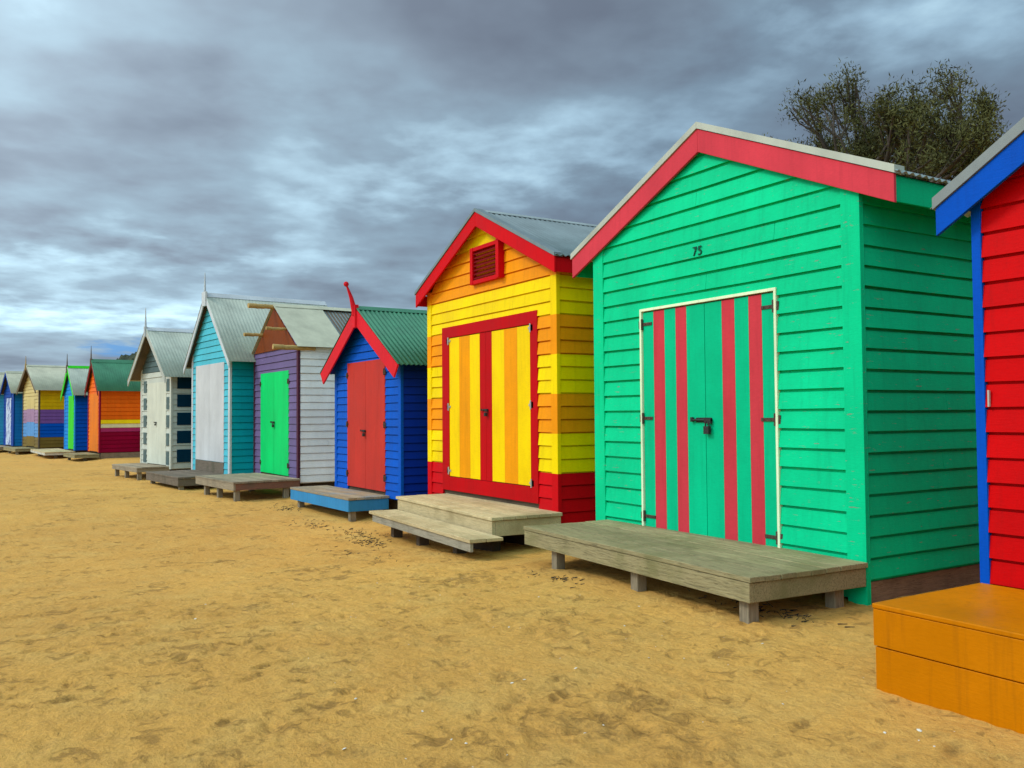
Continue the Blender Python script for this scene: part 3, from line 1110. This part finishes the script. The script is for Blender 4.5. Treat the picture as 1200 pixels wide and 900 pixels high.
# stepped platform of the yellow hut
sr = empty('step_platform', (-7.79, 4.5, 0), R(3.2) * -1)
tag(sr, 'pale timber platform with one lower step in front of the yellow hut', 'step')
mb = MB()
L, Dp, zt_ = 2.74, 0.86, 0.285
for i in range(6):
    a, b = Dp * i / 6, Dp * (i + 1) / 6
    mb.box(-L - .02, .02, a + .003 - .02, b - .003 - .02, zt_ - .035, zt_ + random.uniform(-.002, .002), 0, random.uniform(-.12, .1))
mb.build('deck_boards', PALET, sr, bevel=0.004)
mb = MB()
mb.box(-L + .005, -.005, .0, .04, zt_ - .20, zt_ - .037, 0, -.08)
mb.build('fascia', PALET, sr, bevel=0.004)
for xa in (-0.04, -L + .0):
    mb = MB()
    mb.box(xa, xa + .04, .042, Dp - .03, zt_ - .20, zt_ - .038, 0, -.1)
    mb.build('fascia', PALET, sr, bevel=0.004)
mb = MB()
mb.box(-L + .25, -.3, .15, .25, -.3, zt_ - .2)
mb.build('bearer', RAW, sr)
mb = MB()
mb.box(-L + .25, -.3, .6, .7, -.3, zt_ - .2)
mb.build('bearer', RAW, sr)
st = MB()
for i in range(2):
    st.box(-L + .05 - .02, .30, -.40 + i * .19, -.40 + i * .19 + .183, .085, .12 + random.uniform(-.002, .002), 0, random.uniform(-.08, .1))
so = st.build('step', PALET, sr, bevel=0.004)
mb = MB()
mb.box(-L + .12, .28, -.385, -.35, -.005, .083, 0, -.1)
mb.build('riser', timber('grey riser timber', (0.36, 0.32, 0.24)), so, bevel=0.004)
mb = MB()
for q_ in (-L + .35, -L + 1.2, -.5):
    mb = MB()
    mb.box(q_, q_ + .1, -.22, -.1, -.3, .08)
    mb.build('bearer', RAW, so)

# ---------------------------------------------------------------- ochre box step
OC = paint('ochre orange paint', S(198, 116, 0), rough=0.42, dirt=0.5, grain=(3, 60, 60), chips=0.015)
bx = empty('step_box', (-2.75, 3.74, 0), 0)
tag(bx, 'ochre orange painted two-tier box step below the red hut', 'step')
mb = MB()
mb.box(-.003, 3.3, -.003, .93, .386, .410)
lo = mb.build('lid', OC, bx, bevel=0.005)
mb = MB()
mb.box(0, 3.29, 0, .92, .205, .384)
mb.build('upper_tier', OC, bx, bevel=0.004)
mb = MB()
mb.box(.006, 3.28, .005, .915, -.15, .200)
mb.build('lower_tier', OC, bx, bevel=0.004)

# ------------------------------------------------------------------ sand
def axis(segs):
    out = []
    for a, b, s in segs:
        n = max(1, int(round((b - a) / s)))
        out += list(np.linspace(a, b, n, endpoint=False))
    out.append(segs[-1][1])
    return np.array(out)


xs = axis([(-400, -100, 60), (-100, -50, 6), (-50, -24, 0.35), (-24, -12, 0.08), (-12, -7, 0.035), (-7, -1.0, 0.018), (-1.0, 1.5, 0.07), (1.5, 10, .5), (10, 50, 8), (50, 300, 50)])
ys = axis([(-300, -50, 50), (-50, -8, 5), (-8, -0.5, 0.5), (-0.5, 0.1, 0.04), (0.1, 4.3, 0.017), (4.3, 4.8, 0.03), (4.8, 6.2, 0.06), (6.2, 20, .5), (20, 60, 5), (60, 400, 60)])
XX, YY = np.meshgrid(xs, ys)
ZZ = g0(XX, YY)
damp_shade = np.zeros_like(ZZ)


def vnoise(x, y, s, seed):
    """smooth value noise"""
    r = np.random.default_rng(seed)
    tab = r.random((256, 256))
    x = x * s
    y = y * s
    xi, yi = np.floor(x).astype(int), np.floor(y).astype(int)
    fx, fy = x - xi, y - yi
    fx, fy = fx * fx * (3 - 2 * fx), fy * fy * (3 - 2 * fy)
    a = tab[xi % 256, yi % 256]
    b = tab[(xi + 1) % 256, yi % 256]
    c = tab[xi % 256, (yi + 1) % 256]
    d = tab[(xi + 1) % 256, (yi + 1) % 256]
    return (a * (1 - fx) + b * fx) * (1 - fy) + (c * (1 - fx) + d * fx) * fy - 0.5


near = ((XX > -26) & (XX < 2) & (YY > -1) & (YY < 7)).astype(float)
ZZ += 0.03 * vnoise(XX, YY, 0.45, 1)
ZZ += near * (0.016 * vnoise(XX, YY, 1.6, 2) + 0.010 * vnoise(XX + 3, YY, 4.1, 3) + 0.006 * vnoise(XX, YY + 9, 9.7, 4) + 0.007 * vnoise(XX, YY, 19, 6) + 0.005 * vnoise(XX, YY, 31, 7))
# footprints and scuffs
NF = 7500
fx = np.where(rng.random(NF) < .6, rng.uniform(-9, -0.8, NF), rng.uniform(-26, -6, NF))
fy = rng.uniform(-0.4, 4.6, NF)
keep = fy < row_y(fx) - 0.15
keep &= (vnoise(fx, fy, 0.9, 11) + rng.uniform(-.35, .35, NF)) > 0.04
fx, fy = fx[keep], fy[keep]
th = rng.normal(0.1, 0.6, len(fx)) + np.where(rng.random(len(fx)) < .25, 1.3, 0)
ln = np.clip(rng.lognormal(-3.25, 0.5, len(fx)), .016, .09)
wd_ = ln * rng.uniform(0.3, 0.55, len(fx))
dp = rng.uniform(0.003, 0.014, len(fx)) * np.clip(ln / 0.055, .5, 1.2)
for a, b, t, l, w, d in zip(fx, fy, th, ln, wd_, dp):
    i0, i1 = np.searchsorted(xs, [a - 2.6 * l, a + 2.6 * l])
    j0, j1 = np.searchsorted(ys, [b - 2.6 * l, b + 2.6 * l])
    if i1 <= i0 or j1 <= j0:
        continue
    x = XX[j0:j1, i0:i1] - a
    y = YY[j0:j1, i0:i1] - b
    ct, st_ = math.cos(t), math.sin(t)
    p = (x * ct + y * st_) / l
    q = (-x * st_ + y * ct) / w
    rr = p * p + q * q
    prof = -np.exp(-(rr ** 1.5) * 1.2) + 0.4 * np.exp(-((np.sqrt(rr) - 1.5) ** 2) * 4.5) * (0.6 + 0.4 * np.sign(q))
    ZZ[j0:j1, i0:i1] += d * prof
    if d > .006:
        damp_shade[j0:j1, i0:i1] = np.maximum(damp_shade[j0:j1, i0:i1], min(.8, d * 55) * np.exp(-((p - .2) ** 2 + (q - .5) ** 2) * 1.8))  # footprint shading painted into the sand colour, toned like moist sand
# churned patches seen in the sand
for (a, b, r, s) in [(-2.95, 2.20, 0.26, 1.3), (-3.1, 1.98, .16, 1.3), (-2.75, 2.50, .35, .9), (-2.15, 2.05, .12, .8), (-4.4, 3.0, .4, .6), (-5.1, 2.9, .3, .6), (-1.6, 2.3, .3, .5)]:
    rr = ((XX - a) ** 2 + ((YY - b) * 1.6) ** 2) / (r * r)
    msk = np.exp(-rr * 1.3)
    damp_shade = np.maximum(damp_shade, msk * s * 0.55 * (0.4 + 1.2 * (vnoise(XX, YY, 14, 21) + .5)) * (vnoise(XX, YY, 6, 5) + .5 > .35))
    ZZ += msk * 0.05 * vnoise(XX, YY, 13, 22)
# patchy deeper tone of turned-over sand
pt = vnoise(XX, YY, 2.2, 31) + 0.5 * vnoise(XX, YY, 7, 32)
damp_shade = np.maximum(damp_shade, near * np.clip((pt - 0.28) * 2.4, 0, 0.25) * (vnoise(XX, YY, 17, 33) + 0.55))
# distance from the front line of the huts
dd = YY - row_y(XX)
ny, nx_ = XX.shape
verts = np.stack([XX, YY, ZZ], -1).reshape(-1, 3)
idx = np.arange(ny * nx_).reshape(ny, nx_)
quads = np.stack([idx[:-1, :-1], idx[:-1, 1:], idx[1:, 1:], idx[1:, :-1]], -1).reshape(-1, 4)
me = bpy.data.meshes.new('sand')
me.vertices.add(len(verts))
me.vertices.foreach_set('co', verts.ravel())
me.loops.add(quads.size)
me.loops.foreach_set('vertex_index', quads.ravel())
me.polygons.add(len(quads))
me.polygons.foreach_set('loop_start', np.arange(0, quads.size, 4))
me.update(calc_edges=True)
me.polygons.foreach_set('use_smooth', np.ones(len(quads), bool))
at = me.attributes.new('damp_shade', 'FLOAT', 'POINT')
at.data.foreach_set('value', damp_shade.ravel().astype(np.float32))
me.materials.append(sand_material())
so = bpy.data.objects.new('sand', me)
COL.objects.link(so)
tag(so, kind='structure')


def sand_z(x, y):
    i = min(max(int(np.searchsorted(xs, x)), 1), len(xs) - 1)
    j = min(max(int(np.searchsorted(ys, y)), 1), len(ys) - 1)
    return float(ZZ[j, i])


# shell fragments
SHM = paint('shell white', (0.72, 0.68, 0.58), rough=0.5, dirt=0.1)
shm = []
for v in range(3):
    mb = MB()
    r = random.Random(v)
    n = 7
    ring = [(math.cos(6.283 * i / n) * r.uniform(.7, 1.1), math.sin(6.283 * i / n) * r.uniform(.5, .9)) for i in range(n)]
    vs = [(0, 0, .35)] + [(a * .5, b * .5, .25) for a, b in ring] + [(a, b, 0) for a, b in ring] + [(0, 0, -.15)]
    fs = [(0, 1 + i, 1 + (i + 1) % n) for i in range(n)] + [(1 + i, 1 + n + i, 1 + n + (i + 1) % n, 1 + (i + 1) % n) for i in range(n)]
    fs += [(2 * n + 1, 1 + n + (i + 1) % n, 1 + n + i) for i in range(n)]
    mb.shell(vs, fs)
    shm.append(mb)
proto = [b.build('shell', SHM) for b in shm]
for b in proto:
    tag(b, 'tiny white shell fragment lying on the sand', 'shell', 'shell fragments scattered on the sand')
spots = [(-2.30, 3.42, .014), (-2.62, 3.9, .010), (-2.75, 4.05, .008)]
for i in range(90):
    x = random.uniform(-7, -1.5)
    y = random.uniform(1.2, 4.0)
    spots.append((x, y, random.choice((.004, .005, .006, .010))))
for i, (x, y, s) in enumerate(spots):
    o = proto[i] if i < 3 else proto[i % 3].copy()
    if i >= 3:
        COL.objects.link(o)
    o.location = (x, y, sand_z(x, y) + s * .2)
    o.scale = (s, s, s)
    o.rotation_euler = (random.uniform(-.4, .4), random.uniform(-.4, .4), random.uniform(0, 6))

# dry seaweed and twigs caught by the decks
SW = foliage('dry weed', (0.035, 0.028, 0.018))
mb = MB()
for (cx, cy, n, sp) in [(-10.6, 4.15, 80, .38), (-9.9, 3.95, 60, .25), (-4.2, 4.62, 60, .25), (-14.1, 4.25, 60, .3), (-6.0, 4.05, 30, .2), (-11.9, 4.0, 50, .3), (-8.8, 3.5, 25, .5)]:
    for _ in range(n):
        a = random.gauss(cx, sp)
        b = random.gauss(cy, sp * .35)
        w = random.uniform(0, 3.14)
        l = random.uniform(.015, .06)
        z = sand_z(a, b) + .004
        mb.tube((a, b, z), (a + l * math.cos(w), b + l * math.sin(w), z + random.uniform(0, .012)), .004, .002, 4, 0, random.uniform(-.4, .6), False, False)
so = mb.build('dry_weed', SW, None, weld=False)
tag(so, 'dark dry weed and twigs caught beside the decks', 'seaweed', kind='stuff')


# ------------------------------------------------------------------ trees
BARK = timber('grey bark', (0.085, 0.065, 0.05), grain=(6, 6, 1.2))
LEAF = foliage('dull olive foliage', (0.066, 0.064, 0.016))
LEAFB = foliage('dark scrub foliage', (0.05, 0.062, 0.02))


def leaf_tuft(mb, p, r, n, rnd, size, tone0=0.0):
    for _ in range(n):
        d = Vector((rnd.gauss(0, 1), rnd.gauss(0, 1), rnd.gauss(0.25, 1)))
        d.normalize()
        q = p + d * (r * rnd.random() ** 0.6)
        u = Vector((rnd.gauss(0, 1), rnd.gauss(0, 1), rnd.gauss(.6, .8)))
        u.normalize()
        w = u.cross(d)
        if w.length < 1e-3:
            continue
        w.normalize()
        L = size * rnd.uniform(.7, 1.5)
        wd = L * rnd.uniform(.16, .3)
        mb.face([q - w * wd * .4, q + u * L * .5 - w * wd * .5, q + u * L, q + u * L * .5 + w * wd * .5], 0, tone0 + rnd.uniform(-.35, .45))


def tree(name, label, loc, limbs, seed, cat='tree', leafn=26, leafsize=.10, tuft=.30, leaf=LEAF, depth=4, group=None, r0=.14, spread=.62, bare=.15, inner=1.0):
    rnd = random.Random(seed)
    lrnd = random.Random(seed + 1000)
    root = empty(name, loc)
    tag(root, label, cat, group)
    wood = MB()
    crown = MB()

    def grow(p, d, L, r, k):
        n = 3
        q = p
        for i in range(n):
            dd_ = (d + Vector((rnd.gauss(0, .14), rnd.gauss(0, .14), rnd.gauss(.05, .1)))).normalized()
            q2 = q + dd_ * (L / n)
            wood.tube(q, q2, r * (1 - .22 * i / n), r * (1 - .22 * (i + 1) / n), 7 if r > .03 else 4, 0, rnd.uniform(-.2, .2), True, False)
            q = q2
            d = dd_
            if k <= 1 and lrnd.random() > bare and lrnd.random() < inner:
                leaf_tuft(crown, q, tuft * lrnd.uniform(.5, .9), leafn // 2, lrnd, leafsize, lrnd.uniform(-.25, .3))
        if k == 0:
            if lrnd.random() > bare * .6:
                leaf_tuft(crown, q, tuft * lrnd.uniform(.7, 1.25), leafn, lrnd, leafsize, lrnd.uniform(-.25, .35))
            return
        nb = 3 if k > 1 else rnd.choice((3, 4))
        for i in range(nb):
            v = Vector((rnd.gauss(0, 1), rnd.gauss(0, 1), rnd.gauss(.15, .5))).normalized()
            nd = (d * (1 - spread * .55) + v * spread).normalized()
            grow(q, nd, L * rnd.uniform(.62, .82), r * rnd.uniform(.55, .7), k - 1)
    for (d, L, r) in limbs:
        grow(Vector((0, 0, -.1)), Vector(d).normalized(), L, r, depth)
    wood.build('trunk', BARK, root, weld=False)
    crown.build('crown', leaf, root, weld=False)
    return root


# the big wispy tree behind the green hut
big = tree('coastal_tree', 'wispy olive green tree rising behind the roofs of the sea green and red huts', (-10.65, 13.8, gz(-10.65, 13.8)),
           [((-.24, 0, 1), 2.6, .16), ((.24, .1, 1), 2.5, .13), ((-.48, .0, 1), 2.1, .11), ((.02, .4, 1), 2.5, .11), ((.36, -.2, 1), 2.1, .09)],
           7, leafn=120, tuft=.30, leafsize=.078, depth=4, bare=.14, inner=.2, spread=.5)
big.scale = (.92, .92, 1.05)

# scrub and small trees behind the row
kinds = [('dense dark tea-tree growing behind the %s', LEAFB, 3.0), ('pale rounded shrub growing behind the %s', LEAF, 2.2)]
places = [(-5, 16.5, 'red hut', 0), (-1, 15, 'right end of the red hut', 1), (-13.5, 16.5, 'yellow hut', 1), (-17.5, 16, 'small blue hut', 0), (-22, 15, 'purple fronted hut', 1),
          (-26, 14, 'turquoise hut', 0), (-30, 14, 'panelled white hut', 1), (-42, 12.5, 'orange hut', 0), (-47, 12, 'lime doored hut', 1), (-53, 10.5, 'banded hut', 0)]
for i, (x, y, who, kd) in enumerate(places):
    lb, lf, hgt = kinds[kd]
    tree('scrub_tree', lb % who, (x, y, gz(x, y)), [((-.3, 0, 1), hgt * .30, .06), ((.35, .1, 1), hgt * .28, .05), ((0, -.3, 1), hgt * .30, .05)], 40 + i,
         leafn=22, tuft=.30, leafsize=.15, leaf=lf, depth=2, spread=.75, bare=.05, group='scrub trees behind the row of huts')

# ------------------------------------------------------------------ far hill
k = NT('wooded hill')
n1 = k.noise(k.coord((1, 1, 1)), 0.35, 8, 0.7)
k.l(k.ramp(n1, [(.3, (0.012, 0.02, 0.01)), (.55, (0.035, 0.05, 0.02)), (.75, (0.08, 0.085, 0.035))]), k.b.inputs['Base Color'])
k.b.inputs['Roughness'].default_value = .95
k.l(k.bump(n1, 1.0, 1.5), k.b.inputs['Normal'])
mb = MB()
hn = 90
hv, hf = [], []
hx, hy, rx, ry, hh = -176.0, 29.0, 24.0, 13.5, 13.9
for j in range(hn + 1):
    for i in range(hn + 1):
        a = -1 + 2 * i / hn
        b = -1 + 2 * j / hn
        r = math.hypot(a, b)
        z = hh * (math.cos(min(1, r) * math.pi) * .5 + .5) ** 0.17
        z += (0.8 * mnoise.noise(Vector((a * 9, b * 9, 0))) + 0.8 * mnoise.noise(Vector((a * 26, b * 26, 3)))) * (1 - min(1, r)) ** .4
        hv.append((hx + a * rx, hy + b * ry, z if r < 1 else -1.0))
for j in range(hn):
    for i in range(hn):
        a = j * (hn + 1) + i
        hf.append((a, a + 1, a + hn + 2, a + hn + 1))
mb.shell(hv, hf)
ho = mb.build('hill', k.m, weld=False)
tag(ho, kind='structure')

# ------------------------------------------------------------------ sky
SUN_EL, SUN_AZ = R(42), R(-155)   # azimuth: direction towards the sun measured from +Y, clockwise
sx, sy = math.sin(SUN_AZ), math.cos(SUN_AZ)
sun_dir = Vector((sx * math.cos(SUN_EL), sy * math.cos(SUN_EL), math.sin(SUN_EL)))
w = bpy.data.worlds.new('World')
scene.world = w
w.use_nodes = True
t = w.node_tree
t.nodes.clear()


def N(kind, **kw):
    nd = t.nodes.new(kind)
    for a, b in kw.items():
        setattr(nd, a, b)
    return nd


def Lk(a, b):
    t.links.new(a, b)


def M(op, a, b=0.0, clamp=False):
    nd = N('ShaderNodeMath', operation=op, use_clamp=clamp)
    for s, v in zip(nd.inputs, (a, b)):
        if isinstance(v, (int, float)):
            s.default_value = v
        else:
            Lk(v, s)
    return nd.outputs[0]


def RAMP(fac, stops, interp='LINEAR'):
    r = N('ShaderNodeValToRGB')
    r.color_ramp.interpolation = interp
    els = r.color_ramp.elements
    while len(els) < len(stops):
        els.new(.5)
    for e, (p, c) in zip(els, stops):
        e.position = p
        e.color = (c[0], c[1], c[2], 1) if isinstance(c, tuple) else (c, c, c, 1)
    Lk(fac, r.inputs[0])
    return r.outputs[0]


def MIX(fac, a, b, mode='MIX'):
    m_ = N('ShaderNodeMix', data_type='RGBA', blend_type=mode)
    for s, v in ((m_.inputs[0], fac), (m_.inputs[6], a), (m_.inputs[7], b)):
        if isinstance(v, (int, float)):
            s.default_value = v
        elif isinstance(v, tuple):
            s.default_value = (v[0], v[1], v[2], 1)
        else:
            Lk(v, s)
    return m_.outputs[2]


out = N('ShaderNodeOutputWorld')
bg = N('ShaderNodeBackground')
bg.inputs['Strength'].default_value = 0.1
Lk(bg.outputs[0], out.inputs[0])
sky = N('ShaderNodeTexSky', sky_type='NISHITA')
sky.sun_disc = False
sky.sun_elevation = SUN_EL
sky.sun_rotation = SUN_AZ
tc = N('ShaderNodeTexCoord')
sep = N('ShaderNodeSeparateXYZ')
Lk(tc.outputs['Generated'], sep.inputs[0])
zc = M('ADD', M('MAXIMUM', sep.outputs[2], 0.0), 0.10)
cx = M('DIVIDE', sep.outputs[0], zc)
cy = M('DIVIDE', sep.outputs[1], zc)
comb = N('ShaderNodeCombineXYZ')
Lk(cx, comb.inputs[0])
Lk(cy, comb.inputs[1])


def WN(scale, detail, rough, off, stretch=(1, 1, 1), dist=0.0):
    mp = N('ShaderNodeMapping')
    mp.inputs['Location'].default_value = off
    mp.inputs['Scale'].default_value = stretch
    mp.inputs['Rotation'].default_value = (0, 0, R(25))
    Lk(comb.outputs[0], mp.inputs[0])
    nz = N('ShaderNodeTexNoise')
    nz.inputs['Scale'].default_value = scale
    nz.inputs['Detail'].default_value = detail
    nz.inputs['Roughness'].default_value = rough
    nz.inputs['Distortion'].default_value = dist
    Lk(mp.outputs[0], nz.inputs['Vector'])
    return nz.outputs['Fac']


n_big = WN(0.55, 3, .5, (3.1, 1.7, 0))
n_mid = WN(1.9, 4, .46, (7.3, 2.2, 1), dist=.1)
n_fine = WN(5.5, 5, .52, (1.3, 9.2, 2), dist=.1)
v = M('ADD', M('ADD', M('MULTIPLY', n_big, .36), M('MULTIPLY', n_mid, .46)), M('MULTIPLY', n_fine, .13))
# thinner places in the cloud deck and one unseen patch added to brighten hut sides; each has its own direction, width and height
for (dx_, dy_, dz_, wid, hei, amp) in [(-.897, .284, .338, .13, .05, .04), (-.798, .534, .28, .17, .05, .16), (-.96, .21, .186, .14, .028, .10),
                                       (-.985, .028, .168, .12, .022, .11), (-.512, .764, .393, .24, .06, .18), (-.993, .059, .103, .35, .02, .22),
                                       (-.916, .368, .16, .22, .02, .05), (-.883, .406, .235, .12, .025, .08), (.62, -.45, .6, .55, .5, .42),
                                       (-.773, .475, .421, .30, .08, -.05), (-.86, .42, .20, .25, .03, -.03)]:
    sm_ = N('ShaderNodeMapping')
    sm_.inputs['Scale'].default_value = (1 / wid, 1 / wid, 1 / hei)
    Lk(tc.outputs['Generated'], sm_.inputs[0])
    ds_ = N('ShaderNodeVectorMath', operation='DISTANCE')
    Lk(sm_.outputs[0], ds_.inputs[0])
    nn_v = Vector((dx_, dy_, dz_)).normalized()
    ds_.inputs[1].default_value = (nn_v.x / wid, nn_v.y / wid, nn_v.z / hei)
    q_ = M('MULTIPLY', ds_.outputs['Value'], ds_.outputs['Value'])
    ex_ = M('POWER', 2.718, M('MULTIPLY', q_, -.8))
    v = M('ADD', v, M('MULTIPLY', M('MULTIPLY', ex_, amp), M('ADD', M('MULTIPLY', n_fine, 1.6), .2)))
cloud = RAMP(v, [(.36, (1.05, 1.35, 1.9)), (.46, (1.45, 1.95, 2.65)), (.55, (1.85, 2.7, 3.6)), (.65, (3.0, 4.5, 5.8)), (.78, (4.8, 7.0, 8.4))])
# cloud base is brighter seaward, where the veiled sun stands, and near the horizon
dotn = N('ShaderNodeVectorMath', operation='DOT_PRODUCT')
Lk(tc.outputs['Generated'], dotn.inputs[0])
dotn.inputs[1].default_value = tuple(sun_dir)
glow = RAMP(dotn.outputs['Value'], [(0.0, 1.0), (.40, 2.0), (1.0, 5.2)])
cl2 = N('ShaderNodeVectorMath', operation='MULTIPLY')
Lk(cloud, cl2.inputs[0])
glow_s = N('ShaderNodeVectorMath', operation='SCALE')
glow_s.inputs[0].default_value = (1.0, .90, .74)
gsc = M('SUBTRACT', glow, 1.0)
Lk(gsc, glow_s.inputs['Scale'])
add1 = N('ShaderNodeVectorMath', operation='ADD')
add1.inputs[0].default_value = (1, 1, 1)
Lk(glow_s.outputs[0], add1.inputs[1])
Lk(add1.outputs[0], cl2.inputs[1])
hz = RAMP(sep.outputs[2], [(0.0, .45), (.10, .22), (.22, .0)])
hzn = M('MULTIPLY', hz, RAMP(n_mid, [(.38, .35), (.6, 1.0)]))
cl3 = MIX(hzn, cl2.outputs[0], (4.4, 6.2, 7.4))
# thin openings where clear sky shows
gap = RAMP(M('ADD', M('MULTIPLY', n_big, .5), M('MULTIPLY', n_mid, .5)), [(.66, 0.0), (.74, 1.0)])
fin = MIX(M('MULTIPLY', gap, .6), cl3, sky.outputs[0])
# one clear blue strip low over the headland
bd_ = N('ShaderNodeVectorMath', operation='DISTANCE')
mp = N('ShaderNodeMapping')
mp.inputs['Scale'].default_value = (.45, 1.0, 4.5)
Lk(tc.outputs['Generated'], mp.inputs[0])
Lk(mp.outputs[0], bd_.inputs[0])
bdir = Vector((-1.0936, 0.138, 0.079)).normalized()
bd_.inputs[1].default_value = (bdir.x * .45, bdir.y, bdir.z * 4.5)
strip = RAMP(M('ADD', bd_.outputs['Value'], M('MULTIPLY', M('SUBTRACT', n_fine, .5), .12)), [(.015, 1.0), (.045, 0.0)])
fin = MIX(M('MULTIPLY', strip, .8), fin, (1.2, 3.4, 7.0))
Lk(fin, bg.inputs['Color'])

sl = bpy.data.lights.new('sun', 'SUN')
sl.energy = 1.5
sl.angle = R(14)
sl.color = (1.0, .955, .88)
slo = bpy.data.objects.new('sun', sl)
COL.objects.link(slo)
slo.rotation_euler = sun_dir.to_track_quat('Z', 'Y').to_euler()
slo.location = sun_dir * 50

# ------------------------------------------------------------------ camera
f_px = 1018.0
yaw = math.atan2(621, 1018)
pitch = math.atan(35 / 1018.)
roll = math.atan(0.0074)
F = Vector((-math.cos(yaw) * math.cos(pitch), math.sin(yaw) * math.cos(pitch), math.sin(pitch)))
R0 = Vector((math.sin(yaw), math.cos(yaw), 0))
U0 = R0.cross(F)
Rv = R0 * math.cos(roll) - U0 * math.sin(roll)
Uv = R0 * math.sin(roll) + U0 * math.cos(roll)
cam = bpy.data.cameras.new('camera')
cam.sensor_width = 36
cam.lens = f_px / 1200 * 36
cam.clip_start = .05
cam.clip_end = 1500
co = bpy.data.objects.new('camera', cam)
mat = Matrix((Rv, Uv, -F)).transposed().to_4x4()
mat.translation = Vector((0, 0, 1.35))
co.matrix_world = mat
COL.objects.link(co)
scene.camera = co

scene.view_settings.view_transform = 'Standard'
scene.view_settings.look = 'None'
scene.view_settings.exposure = 0.15
scene.view_settings.gamma = 1.0
